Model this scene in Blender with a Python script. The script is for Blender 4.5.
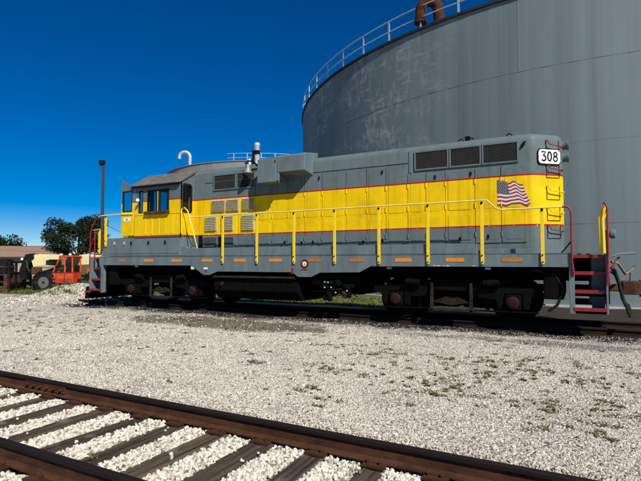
import bpy, math, random
import numpy as np
from mathutils import Vector, Matrix
R = math.radians
random.seed(7); rng = np.random.default_rng(7)
scene = bpy.context.scene
for o in list(bpy.data.objects): bpy.data.objects.remove(o)

# ------------------------------------------------------------------ camera
CAM = Vector((7.34, -12.75, 1.61))
YAW, PITCH = 27.9, 2.56
cd = bpy.data.cameras.new('camera'); cam = bpy.data.objects.new('camera', cd)
scene.collection.objects.link(cam)
cam.location = CAM
cam.rotation_euler = (R(90 + PITCH), 0, R(YAW))
cd.sensor_width = 36; cd.lens = 27.0; cd.clip_end = 6000; cd.clip_start = .05
scene.camera = cam
scene.render.resolution_x, scene.render.resolution_y = 1024, 768

# ------------------------------------------------------------------ light
SUN = Vector((.64, -.47, .72)).normalized()            # towards the sun
sun_el = math.asin(SUN.z); sun_az = math.atan2(SUN.x, SUN.y)   # azimuth from +Y clockwise
w = bpy.data.worlds.new('World'); scene.world = w; w.use_nodes = True
nt = w.node_tree; nt.nodes.clear()
sky = nt.nodes.new('ShaderNodeTexSky'); sky.sky_type = 'NISHITA'; sky.sun_disc = False
sky.sun_elevation = sun_el; sky.sun_rotation = sun_az
sky.altitude = 0; sky.air_density = .72; sky.dust_density = .02; sky.ozone_density = 4.5
hs = nt.nodes.new('ShaderNodeHueSaturation'); hs.inputs['Saturation'].default_value = 1.62; hs.inputs['Hue'].default_value = .508
bg = nt.nodes.new('ShaderNodeBackground'); bg.inputs['Strength'].default_value = .072
wo = nt.nodes.new('ShaderNodeOutputWorld')
nt.links.new(sky.outputs[0], hs.inputs['Color']); nt.links.new(hs.outputs[0], bg.inputs[0]); nt.links.new(bg.outputs[0], wo.inputs[0])
sl = bpy.data.lights.new('sun', 'SUN'); sl.energy = 4.6; sl.angle = R(.5); sl.color = (1, .955, .88)
so = bpy.data.objects.new('sun', sl); scene.collection.objects.link(so)
so.rotation_euler = (-SUN).to_track_quat('-Z', 'Y').to_euler(); so.location = (20, -20, 30)
vs = scene.view_settings
vs.view_transform = 'Standard'; vs.look = 'None'; vs.gamma = 1; vs.exposure = .24; vs.use_curve_mapping = False

# ------------------------------------------------------------------ mesh helpers
COL = scene.collection
class MB:
    def __init__(s): s.v = []; s.f = []; s.m = []
    def add(s, vs_, fs, mi=0):
        b = len(s.v); s.v += [tuple(p) for p in vs_]
        for f in fs: s.f.append(tuple(b + i for i in f)); s.m.append(mi)
        return s
    def box(s, x0, x1, y0, y1, z0, z1, mi=0):
        return s.add([(x0,y0,z0),(x1,y0,z0),(x1,y1,z0),(x0,y1,z0),(x0,y0,z1),(x1,y0,z1),(x1,y1,z1),(x0,y1,z1)],
                     [(3,2,1,0),(4,5,6,7),(0,1,5,4),(1,2,6,5),(2,3,7,6),(3,0,4,7)], mi)
    def prism(s, poly, axis, a0, a1, mi=0):
        # poly in (x,z) for axis y, (y,z) for axis x, (x,y) for axis z
        n = len(poly)
        def P(p, a):
            return {'y': (p[0], a, p[1]), 'x': (a, p[0], p[1]), 'z': (p[0], p[1], a)}[axis]
        vv = [P(p, a0) for p in poly] + [P(p, a1) for p in poly]
        ar = sum(poly[i][0]*poly[(i+1)%n][1] - poly[(i+1)%n][0]*poly[i][1] for i in range(n))
        flip = (ar > 0) == (axis in 'xz') ; flip = flip if a1 > a0 else not flip
        f0, f1 = tuple(range(n)), tuple(range(n, 2*n))
        if flip: fs = [f0[::-1], f1] + [(i, (i+1)%n, n+(i+1)%n, n+i) for i in range(n)]
        else: fs = [f0, f1[::-1]] + [(i, n+i, n+(i+1)%n, (i+1)%n) for i in range(n)]
        return s.add(vv, fs, mi)
    def cyl(s, p0, p1, r0, r1=None, n=12, mi=0, caps=True):
        r1 = r0 if r1 is None else r1
        p0, p1 = Vector(p0), Vector(p1); d = (p1 - p0).normalized()
        a = d.cross(Vector((0,0,1)) if abs(d.z) < .9 else Vector((1,0,0))).normalized(); b = d.cross(a)
        vv = []
        for p, r in ((p0, r0), (p1, r1)):
            for i in range(n):
                t = 2*math.pi*i/n; vv.append(p + (a*math.cos(t) + b*math.sin(t))*r)
        fs = [(i, (i+1)%n, n+(i+1)%n, n+i) for i in range(n)]
        if caps: fs += [tuple(range(n))[::-1], tuple(range(n, 2*n))]
        return s.add(vv, fs, mi)
    def tube(s, pts, r, n=8, mi=0):
        pts = [Vector(p) for p in pts]; k = len(pts); vv = []; ref = None
        for i, p in enumerate(pts):
            d = (pts[min(i+1, k-1)] - pts[max(i-1, 0)]).normalized()
            if ref is None: ref = d.cross(Vector((0,0,1)) if abs(d.z) < .9 else Vector((1,0,0))).normalized()
            a = (ref - d*ref.dot(d)).normalized(); ref = a; b = d.cross(a)
            rr = r[i] if isinstance(r, (list, tuple)) else r
            for j in range(n):
                t = 2*math.pi*j/n; vv.append(p + (a*math.cos(t) + b*math.sin(t))*rr)
        fs = [(i*n+j, i*n+(j+1)%n, (i+1)*n+(j+1)%n, (i+1)*n+j) for i in range(k-1) for j in range(n)]
        fs += [tuple(range(n))[::-1], tuple(range((k-1)*n, k*n))]
        return s.add(vv, fs, mi)
    def lathe(s, prof, origin, axis, n=24, mi=0):
        # prof: list of (distance along axis, radius)
        o = Vector(origin); d = Vector(axis).normalized()
        a = d.cross(Vector((0,0,1)) if abs(d.z) < .9 else Vector((1,0,0))).normalized(); b = d.cross(a); vv = []
        for h, r in prof:
            for j in range(n):
                t = 2*math.pi*j/n; vv.append(o + d*h + (a*math.cos(t) + b*math.sin(t))*r)
        k = len(prof)
        fs = [(i*n+j, i*n+(j+1)%n, (i+1)*n+(j+1)%n, (i+1)*n+j) for i in range(k-1) for j in range(n)]
        fs += [tuple(range(n))[::-1], tuple(range((k-1)*n, k*n))]
        return s.add(vv, fs, mi)
    def build(s, name, mats, parent=None, bevel=0, smooth=None, loc=None, seg=2):
        me = bpy.data.meshes.new(name); me.from_pydata(s.v, [], s.f); me.update()
        if not isinstance(mats, (list, tuple)): mats = [mats]
        for m in mats: me.materials.append(m)
        if len(mats) > 1: me.polygons.foreach_set('material_index', s.m)
        o = bpy.data.objects.new(name, me); COL.objects.link(o)
        if parent: o.parent = parent
        if loc: o.location = loc
        if smooth is not None:
            me.polygons.foreach_set('use_smooth', [True]*len(me.polygons))
            me.set_sharp_from_angle(angle=R(smooth))
        if bevel:
            b = o.modifiers.new('bevel', 'BEVEL'); b.width = bevel; b.segments = seg; b.limit_method = 'ANGLE'; b.angle_limit = R(35)
        return o
def empty(name, loc=(0,0,0), rz=0):
    o = bpy.data.objects.new(name, None); COL.objects.link(o); o.location = loc; o.rotation_euler = (0,0,rz); o.empty_display_size = .3
    return o
def tag(o, label=None, cat=None, group=None, kind=None):
    if label: o['label'] = label
    if cat: o['category'] = cat
    if group: o['group'] = group
    if kind: o['kind'] = kind
    return o
def arc(c, r, a0, a1, n, plane='xz', off=0):
    out = []
    for i in range(n+1):
        t = R(a0 + (a1-a0)*i/n); p, q = c[0] + r*math.cos(t), c[1] + r*math.sin(t)
        out.append({'xz': (p, off, q), 'yz': (off, p, q), 'xy': (p, q, off)}[plane])
    return out
def at(px, py, depth):
    """world point seen at photo pixel (641 wide) at a chosen distance along the view axis"""
    f = 27/36*641
    q = Matrix.Rotation(R(YAW), 3, 'Z') @ Matrix.Rotation(R(90+PITCH), 3, 'X')
    return CAM + q @ Vector(((px-320.5)/f*depth, -(py-240.5)/f*depth, -depth))

# ------------------------------------------------------------------ materials
def newmat(name):
    m = bpy.data.materials.new(name); m.use_nodes = True; n = m.node_tree
    return m, n, n.nodes['Principled BSDF']
def N(nt_, t, **kw):
    x = nt_.nodes.new(t)
    for k, v in kw.items(): setattr(x, k, v)
    return x
def ramp(nt_, fac, stops):
    r = N(nt_, 'ShaderNodeValToRGB'); e = r.color_ramp.elements
    e[0].position, e[0].color = stops[0][0], (*stops[0][1], 1)
    e[1].position, e[1].color = stops[-1][0], (*stops[-1][1], 1)
    for p, c in stops[1:-1]:
        x = e.new(p); x.color = (*c, 1)
    nt_.links.new(fac, r.inputs[0]); return r.outputs[0]
def noise(nt_, vec, scale, detail=5, rough=.6):
    x = N(nt_, 'ShaderNodeTexNoise'); x.inputs['Scale'].default_value = scale; x.inputs['Detail'].default_value = detail
    x.inputs['Roughness'].default_value = rough
    if vec is not None: nt_.links.new(vec, x.inputs['Vector'])
    return x.outputs['Fac']
def mapping(nt_, vec, scale=(1,1,1), loc=(0,0,0)):
    x = N(nt_, 'ShaderNodeMapping'); x.inputs['Scale'].default_value = scale; x.inputs['Location'].default_value = loc
    nt_.links.new(vec, x.inputs['Vector']); return x.outputs[0]
def math_(nt_, op, a, b=None, clamp=False):
    x = N(nt_, 'ShaderNodeMath', operation=op, use_clamp=clamp)
    for i, q in enumerate((a, b)):
        if q is None: continue
        if isinstance(q, (int, float)): x.inputs[i].default_value = q
        else: nt_.links.new(q, x.inputs[i])
    return x.outputs[0]
def mix(nt_, fac, a, b, mode='MIX'):
    x = N(nt_, 'ShaderNodeMix', data_type='RGBA', blend_type=mode)
    for k, q in ((0, fac), (6, a), (7, b)):
        if isinstance(q, (int, float)): x.inputs[k].default_value = q
        elif isinstance(q, tuple): x.inputs[k].default_value = (*q, 1)
        else: nt_.links.new(q, x.inputs[k])
    return x.outputs[2]
def smooth_(nt_, v, lo, hi):
    x = N(nt_, 'ShaderNodeMapRange', interpolation_type='SMOOTHSTEP')
    nt_.links.new(v, x.inputs[0]); x.inputs[1].default_value = lo; x.inputs[2].default_value = hi
    return x.outputs[0]
def bump(nt_, h, strength, dist, bsdf):
    b = N(nt_, 'ShaderNodeBump'); b.inputs['Strength'].default_value = strength; b.inputs['Distance'].default_value = dist
    nt_.links.new(h, b.inputs['Height']); nt_.links.new(b.outputs[0], bsdf.inputs['Normal'])
def simple(name, col, rough=.6, metal=0, var=.25, scale=6, grime=None, gcut=(.55,.75), bmp=0, bscale=40, spec=.5, stretch=(1,1,1)):
    m, n, b = newmat(name); co = N(n, 'ShaderNodeTexCoord').outputs['Object']; co = mapping(n, co, stretch)
    nz = noise(n, co, scale)
    lo = tuple(c*(1-var) for c in col); hi = tuple(min(1, c*(1+var)) for c in col)
    c = ramp(n, nz, [(.3, lo), (.7, hi)])
    if grime:
        g = smooth_(n, noise(n, co, scale*.37, 8, .7), *gcut); c = mix(n, g, c, grime)
    n.links.new(c, b.inputs['Base Color']); b.inputs['Roughness'].default_value = rough; b.inputs['Metallic'].default_value = metal
    b.inputs['Specular IOR Level'].default_value = spec
    if bmp: bump(n, noise(n, co, bscale, 3), bmp, .01, b)
    return m

GREY = (.126, .166, .172); YEL = (.86, .57, .001); RED = (.42, .012, .012)
def paint_scheme():
    m, n, b = newmat('locomotive_paint'); co = N(n, 'ShaderNodeTexCoord').outputs['Object']
    z = N(n, 'ShaderNodeSeparateXYZ'); n.links.new(co, z.inputs[0]); z = z.outputs[2]
    zz = math_(n, 'DIVIDE', z, 5.0)
    r = N(n, 'ShaderNodeValToRGB'); r.color_ramp.interpolation = 'CONSTANT'; e = r.color_ramp.elements
    st = [(0, GREY), (2.245/5, RED), (2.285/5, YEL), (3.389/5, RED), (3.43/5, GREY)]
    e[0].position = 0; e[0].color = (*GREY, 1); e[1].position = st[4][0]; e[1].color = (*GREY, 1)
    for p, c in st[1:4]:
        x = e.new(p); x.color = (*c, 1)
    n.links.new(zz, r.inputs[0]); c = r.outputs[0]
    streak = noise(n, mapping(n, co, (5, 5, .35)), 1.6, 6, .65)
    c = mix(n, math_(n, 'MULTIPLY', smooth_(n, streak, .48, .75), .6), c, (.66, .60, .45), 'MULTIPLY')
    blot = noise(n, co, 1.3, 6, .6)
    c = mix(n, smooth_(n, blot, .45, .75), c, (.80, .77, .70), 'MULTIPLY')
    run = noise(n, mapping(n, co, (14, 14, .5)), 1.0, 4, .6); c = mix(n, math_(n, 'MULTIPLY', smooth_(n, run, .62, .78), .45), c, (.42, .34, .22), 'MULTIPLY')
    fine = noise(n, co, 45, 4, .7); c = mix(n, smooth_(n, fine, .35, .8), c, (.86, .84, .80), 'MULTIPLY')
    chip = noise(n, co, 26, 3, .5)
    near_red = math_(n, 'COMPARE', z, 2.26); near_red.node.inputs[2].default_value = .035
    c = mix(n, math_(n, 'MULTIPLY', near_red, smooth_(n, chip, .66, .69)), c, (.75, .74, .7))
    n.links.new(c, b.inputs['Base Color']); b.inputs['Roughness'].default_value = .55
    b.inputs['Specular IOR Level'].default_value = .16
    n.links.new(ramp(n, blot, [(.3, (.42,)*3), (.7, (.68,)*3)]), b.inputs['Roughness'])
    bump(n, math_(n, 'ADD', noise(n, mapping(n, co, (1, 1, .6)), 2.2, 2), math_(n, 'MULTIPLY', noise(n, co, 6, 2), .25)), .45, .03, b)
    return m
M = {}
M['paint'] = paint_scheme()
M['grey'] = simple('grey_paint', GREY, .6, var=.2, scale=1.4, grime=(.075,.07,.06), gcut=(.52,.78), bmp=.12, bscale=14, stretch=(3,3,.7), spec=.25)
M['cabroof'] = simple('weathered_cab_roof', (.125,.115,.10), .85, var=.3, scale=5, grime=(.09,.075,.06), gcut=(.5,.7), bmp=.3)
M['yellow'] = simple('yellow_paint', (.85,.58,.01), .45, var=.08, scale=8, grime=(.3,.2,.05), gcut=(.68,.8))
M['rail_y'] = simple('faded_yellow_rail', (.75,.62,.22), .5, var=.15, scale=5, grime=(.25,.2,.12), gcut=(.58,.75))
M['red'] = simple('red_paint', (.24,.010,.014), .5, var=.2, scale=9, grime=(.06,.015,.012), gcut=(.6,.8))
M['orange'] = simple('orange_reflector', (.72,.23,.01), .4, var=.1, scale=20, grime=(.35,.12,.02), gcut=(.55,.75))
M['orange_dull'] = simple('dull_orange_reflector', (.42,.15,.015), .5, var=.15, scale=20, grime=(.2,.08,.02), gcut=(.55,.75))
M['black'] = simple('black_underframe', (.004,.004,.004), .9, var=.4, scale=6, grime=(.009,.007,.005), gcut=(.5,.75), bmp=.3, spec=.06)
M['dark'] = simple('dark_void', (.006,.006,.007), .9, var=.2, spec=.1)
M['screen'] = simple('screen_wire', (.045,.045,.045), .6, var=.2, spec=.3)
M['rubber'] = simple('black_rubber', (.012,.012,.012), .75, var=.2, spec=.2)
M['journal'] = simple('journal_red', (.026,.010,.008), .8, var=.3, scale=9, spec=.15)
M['dust'] = simple('dusty_iron', (.032,.025,.018), .9, var=.4, scale=9, grime=(.012,.01,.009), gcut=(.45,.65), spec=.1)
M['rust'] = simple('rust_brown', (.085,.038,.02), .9, var=.4, scale=8, grime=(.03,.015,.01), gcut=(.5,.7), bmp=.4, spec=.2)
M['vent_rust'] = simple('rusty_vent', (.065,.024,.012), .9, var=.4, scale=3, grime=(.02,.012,.01), gcut=(.5,.65), bmp=.3, spec=.2)
M['rimgrey'] = simple('dusty_rim', (.11,.105,.095), .7, var=.3, scale=6, grime=(.03,.028,.025), gcut=(.5,.7))
M['palerod'] = simple('pale_rod', (.20,.17,.13), .8, var=.3, scale=9, grime=(.06,.04,.03), gcut=(.5,.7))
M['bellm'] = simple('tarnished_bell', (.22,.23,.23), .5, metal=.2, var=.25, scale=9)
M['mblack'] = simple('machine_black', (.006,.006,.006), .55, var=.4, scale=5, grime=(.03,.022,.014), gcut=(.52,.68), spec=.25)
M['white'] = simple('white_paint', (.78,.78,.76), .5, var=.06, scale=9)
M['silver'] = simple('silver_pipe', (.5,.5,.5), .45, metal=.3, var=.15, scale=7, grime=(.2,.18,.16), gcut=(.55,.75))
M['louver'] = simple('louver_grey', (.5,.44,.25), .6, var=.15, scale=9, grime=(.3,.25,.15))
M['flagred'] = simple('flag_red', (.27,.02,.03), .6, var=.1); M['flagwhite'] = simple('flag_white', (.68,.64,.60), .6, var=.06)
M['flagblue'] = simple('flag_navy', (.03,.04,.075), .6, var=.15)
M['steelhead'] = simple('rail_head_steel', (.014,.010,.008), .75, metal=0, spec=.15, var=.3, scale=9, stretch=(.2,3,3))
M['railrust'] = simple('rail_rust', (.068,.028,.013), .9, var=.4, scale=7, grime=(.022,.010,.006), gcut=(.45,.7), bmp=.5, bscale=60, stretch=(.5,1,1), spec=.2)
M['farrail'] = simple('grimy_far_rail', (.030,.015,.009), .9, var=.4, scale=5, grime=(.010,.007,.005), gcut=(.45,.65), spec=.1)
M['bark'] = simple('bark', (.05,.04,.03), .95, var=.4, scale=8, bmp=.6)
M['polewood'] = simple('pole_wood', (.045,.038,.030), .9, var=.3, scale=4, stretch=(6,6,.3))
M['telorange'] = simple('machine_orange', (.62,.065,.010), .5, var=.2, scale=3, grime=(.22,.05,.025), gcut=(.5,.72))
M['telcream'] = simple('machine_cream', (.72,.60,.30), .5, var=.1, scale=3, grime=(.35,.27,.13), gcut=(.6,.8))
M['houseroof'] = simple('brown_roof', (.30,.19,.13), .7, var=.12, scale=2)
M['housewall'] = simple('tan_wall', (.42,.33,.25), .85, var=.12, scale=2)
M['concrete'] = simple('concrete', (.42,.41,.38), .9, var=.2, scale=3, bmp=.2)
M['rail_galv'] = simple('galvanised_rail', (.42,.44,.46), .5, metal=.2, var=.15, scale=3)
M['rimdark'] = simple('dark_rim', (.022,.026,.030), .8, var=.3, scale=3, spec=.2)
M['mirror'] = simple('mirror_white', (.7,.7,.7), .3, var=.05)
def glass(name='window_glass', tint=(.68,.76,.78)):
    m, n, b = newmat(name)
    t = N(n, 'ShaderNodeBsdfTransparent'); t.inputs[0].default_value = (*tint, 1)
    g = N(n, 'ShaderNodeBsdfGlossy'); g.inputs['Roughness'].default_value = .03
    lw = N(n, 'ShaderNodeLayerWeight'); fr = math_(n, 'ADD', math_(n, 'MULTIPLY', math_(n, 'POWER', lw.outputs['Facing'], 4), .7), .035)
    mx = N(n, 'ShaderNodeMixShader'); n.links.new(fr, mx.inputs[0]); n.links.new(t.outputs[0], mx.inputs[1]); n.links.new(g.outputs[0], mx.inputs[2])
    n.links.new(mx.outputs[0], n.nodes['Material Output'].inputs[0]); return m
M['glass'] = glass(); M['tglass'] = glass('machine_glass', (.5,.53,.53))
def lens():
    m, n, b = newmat('headlight_lens'); b.inputs['Base Color'].default_value = (.6,.62,.63,1); b.inputs['Metallic'].default_value = .8; b.inputs['Roughness'].default_value = .2
    return m
M['lens'] = lens()

def gravel_color(n, co, scale):
    v = N(n, 'ShaderNodeTexVoronoi'); v.inputs['Scale'].default_value = scale; n.links.new(co, v.inputs['Vector'])
    s = N(n, 'ShaderNodeSeparateColor'); n.links.new(v.outputs['Color'], s.inputs[0])
    c = ramp(n, s.outputs[0], [(0, (.15,.125,.095)), (.15, (.32,.285,.22)), (.45, (.50,.455,.365)), (1, (.68,.63,.52))])
    d = v.outputs['Distance']
    return c, d
def ground_mat():
    m, n, b = newmat('ground_gravel'); g = N(n, 'ShaderNodeNewGeometry').outputs['Position']
    c, d = gravel_color(n, g, 26); c2, d2 = gravel_color(n, g, 61)
    c = mix(n, .4, c, c2)
    big = noise(n, g, .55, 6, .65)
    c = mix(n, math_(n, 'MULTIPLY', smooth_(n, big, .48, .72), .38), c, (.30,.265,.21))
    sx = N(n, 'ShaderNodeSeparateXYZ'); n.links.new(g, sx.inputs[0]); X, Y = sx.outputs[0], sx.outputs[1]
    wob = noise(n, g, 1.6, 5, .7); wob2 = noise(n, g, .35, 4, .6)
    # oily ballast along the far track, with shade under the locomotive painted in
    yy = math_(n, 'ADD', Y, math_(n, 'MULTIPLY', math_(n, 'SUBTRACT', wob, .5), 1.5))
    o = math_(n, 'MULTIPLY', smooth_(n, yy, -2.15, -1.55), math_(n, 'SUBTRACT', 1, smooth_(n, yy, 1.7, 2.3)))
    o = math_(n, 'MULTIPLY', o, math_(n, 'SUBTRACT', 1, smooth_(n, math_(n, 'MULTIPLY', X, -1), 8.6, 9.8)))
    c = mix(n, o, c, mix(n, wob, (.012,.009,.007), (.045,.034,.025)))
    # brown dirt fanning out of the ballast
    dx = math_(n, 'DIVIDE', math_(n, 'ADD', X, 1.0), 3.9); dy = math_(n, 'DIVIDE', math_(n, 'ADD', Y, 2.7), 1.0)
    rr = math_(n, 'ADD', math_(n, 'MULTIPLY', dx, dx), math_(n, 'MULTIPLY', dy, dy))
    rr = math_(n, 'ADD', rr, math_(n, 'MULTIPLY', math_(n, 'SUBTRACT', wob, .5), 2.2))
    dm = math_(n, 'SUBTRACT', 1, smooth_(n, rr, .35, 1.15))
    c = mix(n, math_(n, 'MULTIPLY', dm, .85), c, mix(n, wob, (.065,.046,.028), (.15,.11,.07)))
    dx = math_(n, 'DIVIDE', math_(n, 'SUBTRACT', X, 7.2), 4.2); dy = math_(n, 'DIVIDE', math_(n, 'ADD', Y, 2.35), .26)
    rr = math_(n, 'ADD', math_(n, 'MULTIPLY', dx, dx), math_(n, 'MULTIPLY', dy, dy))
    rr = math_(n, 'ADD', rr, math_(n, 'MULTIPLY', math_(n, 'SUBTRACT', wob, .5), 3.4))
    c = mix(n, math_(n, 'MULTIPLY', math_(n, 'SUBTRACT', 1, smooth_(n, rr, .2, 1.2)), .75), c, (.10,.09,.08))
    # dark dirt specks
    sp = smooth_(n, noise(n, g, 9, 3, .5), .70, .75); c = mix(n, math_(n, 'MULTIPLY', sp, .6), c, (.07,.055,.04))
    # grass behind and round the machine
    gy = math_(n, 'ADD', Y, math_(n, 'MULTIPLY', math_(n, 'SUBTRACT', wob2, .5), 2.4))
    gm = smooth_(n, gy, 2.3, 3.0)
    gc = ramp(n, noise(n, g, 6, 6, .7), [(.3, (.045,.065,.014)), (.55, (.11,.13,.03)), (.75, (.22,.19,.08))])
    lr = math_(n, 'SUBTRACT', 1, math_(n, 'MULTIPLY', math_(n, 'SUBTRACT', 1, smooth_(n, Y, 5.2, 6.3)), smooth_(n, math_(n, 'MULTIPLY', X, -1), 8.5, 10)))
    gm = math_(n, 'MULTIPLY', gm, lr)
    dd = math_(n, 'MULTIPLY', smooth_(n, math_(n, 'ADD', X, math_(n, 'MULTIPLY', wob2, 2)), 1.6, 2.8), smooth_(n, Y, 1.0, 1.6))
    c = mix(n, gm, c, gc)
    c = mix(n, dd, c, mix(n, wob, (.02,.017,.014), (.07,.06,.05)))
    n.links.new(c, b.inputs['Base Color']); b.inputs['Roughness'].default_value = .95; b.inputs['Specular IOR Level'].default_value = .15
    h = math_(n, 'ADD', math_(n, 'MULTIPLY', d, -1), math_(n, 'MULTIPLY', d2, -.4))
    bump(n, h, .9, .03, b)
    return m
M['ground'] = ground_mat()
def stone_mat(name, stops):
    m, n, b = newmat(name); oi = N(n, 'ShaderNodeObjectInfo')
    c = ramp(n, oi.outputs['Random'], stops)
    n.links.new(c, b.inputs['Base Color']); b.inputs['Roughness'].default_value = .9; b.inputs['Specular IOR Level'].default_value = .2
    return m
M['stone'] = stone_mat('limestone', [(0, (.055,.044,.034)), (.12, (.25,.222,.175)), (.5, (.485,.445,.365)), (1, (.71,.665,.565))])
M['ballast'] = stone_mat('white_ballast', [(0, (.12,.095,.07)), (.14, (.40,.355,.28)), (.45, (.60,.55,.455)), (1, (.78,.735,.63))])
def tie_mat():
    m, n, b = newmat('tie_wood'); co = N(n, 'ShaderNodeTexCoord').outputs['Object']; oi = N(n, 'ShaderNodeObjectInfo')
    off = N(n, 'ShaderNodeVectorMath', operation='ADD'); n.links.new(co, off.inputs[0])
    cx = N(n, 'ShaderNodeCombineXYZ'); n.links.new(math_(n, 'MULTIPLY', oi.outputs['Random'], 37), cx.inputs[0]); n.links.new(cx.outputs[0], off.inputs[1])
    gv = noise(n, mapping(n, off.outputs[0], (22, 1.1, 22)), 1.0, 7, .7)
    base = ramp(n, oi.outputs['Random'], [(0, (.040,.032,.025)), (.35, (.15,.105,.068)), (.7, (.075,.062,.050)), (1, (.18,.125,.08))])
    c = mix(n, smooth_(n, gv, .35, .62), mix(n, .8, base, (.012,.01,.008)), base)
    c = mix(n, smooth_(n, noise(n, off.outputs[0], 3, 5), .58, .75), c, (.20,.165,.125))
    n.links.new(c, b.inputs['Base Color']); b.inputs['Roughness'].default_value = .95; b.inputs['Specular IOR Level'].default_value = .15
    bump(n, gv, .9, .03, b); return m
M['tie'] = tie_mat()
def tank_mat(name, base, patch, px):
    m, n, b = newmat(name); co = N(n, 'ShaderNodeTexCoord').outputs['Object']
    s1 = noise(n, mapping(n, co, (1.6, 1.6, .035)), 1.0, 7, .68); s2 = noise(n, mapping(n, co, (.35, .35, .05)), 1.0, 5, .6)
    lo = tuple(c*.78 for c in base); hi = tuple(c*1.15 for c in base)
    c = ramp(n, math_(n, 'ADD', math_(n, 'MULTIPLY', s1, .55), math_(n, 'MULTIPLY', s2, .45)), [(.36, lo), (.5, base), (.64, hi)])
    if patch:
        sep = N(n, 'ShaderNodeSeparateXYZ'); n.links.new(co, sep.inputs[0])
        m1 = math_(n, 'MULTIPLY', smooth_(n, sep.outputs[0], px[0]-1.5, px[0]+.8), math_(n, 'SUBTRACT', 1, smooth_(n, sep.outputs[0], px[1]-4.5, px[1]+2.5)))
        pv_ = noise(n, mapping(n, co, (4.2, 4.2, 1.4)), 1.0, 7, .7); ph_ = noise(n, mapping(n, co, (1.6, 1.6, 5.0), (3, 1, 7)), 1.0, 7, .7)
        pb = noise(n, co, .42, 3, .55)
        pn = math_(n, 'ADD', math_(n, 'MULTIPLY', math_(n, 'MAXIMUM', pv_, ph_), .75), math_(n, 'MULTIPLY', pb, .25))
        pm = math_(n, 'MULTIPLY', smooth_(n, pn, .50, .63), math_(n, 'MULTIPLY', m1, smooth_(n, pb, .30, .58)))
        c = mix(n, math_(n, 'MULTIPLY', pm, .85), c, (.36,.39,.34))
        st = noise(n, mapping(n, co, (3.2, 3.2, .05)), 1, 3, .5)
        c = mix(n, math_(n, 'MULTIPLY', smooth_(n, st, .66, .74), .22), c, (.22,.28,.27))
        st2 = noise(n, mapping(n, co, (2.1, 2.1, .06), (5, 3, 1)), 1, 5, .6)
        c = mix(n, math_(n, 'MULTIPLY', smooth_(n, st2, .55, .8), .30), c, (.07,.085,.08))
    n.links.new(c, b.inputs['Base Color']); b.inputs['Roughness'].default_value = .62; b.inputs['Specular IOR Level'].default_value = .3
    bump(n, noise(n, mapping(n, co, (1, 1, .5)), .8, 3), .15, .05, b)
    return m
M['tank'] = tank_mat('tank_shell_paint', (.150,.192,.196), True, (-16.5, -6.0))
M['tank2'] = tank_mat('far_tank_paint', (.21,.22,.22), False, (0,0))
def leaf_mat(name, a, b_):
    m, n, b = newmat(name); oi = N(n, 'ShaderNodeNewGeometry')
    c = ramp(n, oi.outputs['Random Per Island'], [(0, a), (1, b_)])
    n.links.new(c, b.inputs['Base Color']); b.inputs['Roughness'].default_value = .6; b.inputs['Specular IOR Level'].default_value = .3
    t = N(n, 'ShaderNodeBsdfTranslucent'); n.links.new(c, t.inputs[0]); mx = N(n, 'ShaderNodeMixShader'); mx.inputs[0].default_value = .25
    n.links.new(b.outputs[0], mx.inputs[1]); n.links.new(t.outputs[0], mx.inputs[2]); n.links.new(mx.outputs[0], n.nodes['Material Output'].inputs[0])
    return m
M['leaf'] = leaf_mat('tree_leaf', (.008,.015,.005), (.028,.044,.012))
M['weed'] = leaf_mat('weed_leaf', (.07,.08,.022), (.21,.18,.075))
M['grass'] = leaf_mat('grass_blade', (.07,.10,.02), (.24,.24,.07))

# ------------------------------------------------------------------ ground
RAIL_Y = (-10.27, -8.77)               # rails of the near track
TC = sum(RAIL_Y)/2
def sst(e0, e1, x): t = np.clip((x-e0)/(e1-e0), 0, 1); return t*t*(3-2*t)
def gh(x, y):
    x = np.asarray(x, float); y = np.asarray(y, float)
    z = .012*np.sin(x*1.7+y*.6)+.012*np.sin(y*2.3-x*.9)+.01*np.sin(x*4.1+1)*np.sin(y*3.7)
    z = z*sst(-8.5, -8.0, y)
    z = z - .175*(1-sst(-8.74, -8.50, y))                                  # bed of the near track
    z = z + .055*sst(-3, -1.5, y)*(1-sst(2.5, 3.5, y))                      # low shoulder of the far track
    z = z - .45*sst(11, 21, -x)*sst(-3, 4, y) - .1*sst(3, 8, y)*(1-sst(9, 14, -x))
    z = z + .62*np.exp(-(((x+11.0)/1.15)**2+((y-.3)/1.7)**2)) + .16*np.exp(-(((x+12.9)/1.4)**2+((y-.2)/1.6)**2))
    return z
def axis_pts(lo, hi, step, far):
    a = list(np.arange(lo, hi+1e-6, step)); d = step; l, h = [lo], [hi]
    while l[-1] > -far: d *= 1.35; l.append(l[-1]-d); h.append(h[-1]+d)
    return np.array(l[:0:-1] + a + h[1:])
xs = axis_pts(-16, 14, .12, 2500); ys = axis_pts(-13.5, 4, .09, 2500)
GX, GY = np.meshgrid(xs, ys); GZ = gh(GX, GY)
nx, ny = len(xs), len(ys)
idx = np.arange(nx*ny).reshape(ny, nx)
quads = np.stack([idx[:-1,:-1], idx[:-1,1:], idx[1:,1:], idx[1:,:-1]], -1).reshape(-1, 4)
def np_mesh(name, verts, faces, mat, smooth=False):
    k = faces.shape[1]; me = bpy.data.meshes.new(name)
    me.vertices.add(len(verts)); me.vertices.foreach_set('co', np.ascontiguousarray(verts, np.float32).ravel())
    me.loops.add(faces.size); me.loops.foreach_set('vertex_index', np.ascontiguousarray(faces, np.int32).ravel())
    me.polygons.add(len(faces)); me.polygons.foreach_set('loop_start', np.arange(0, faces.size, k, dtype=np.int32))
    me.polygons.foreach_set('loop_total', np.full(len(faces), k, np.int32))
    if smooth: me.polygons.foreach_set('use_smooth', np.ones(len(faces), bool))
    me.update(calc_edges=True); me.validate(); me.materials.append(mat)
    o = bpy.data.objects.new(name, me); COL.objects.link(o); return o
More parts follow.
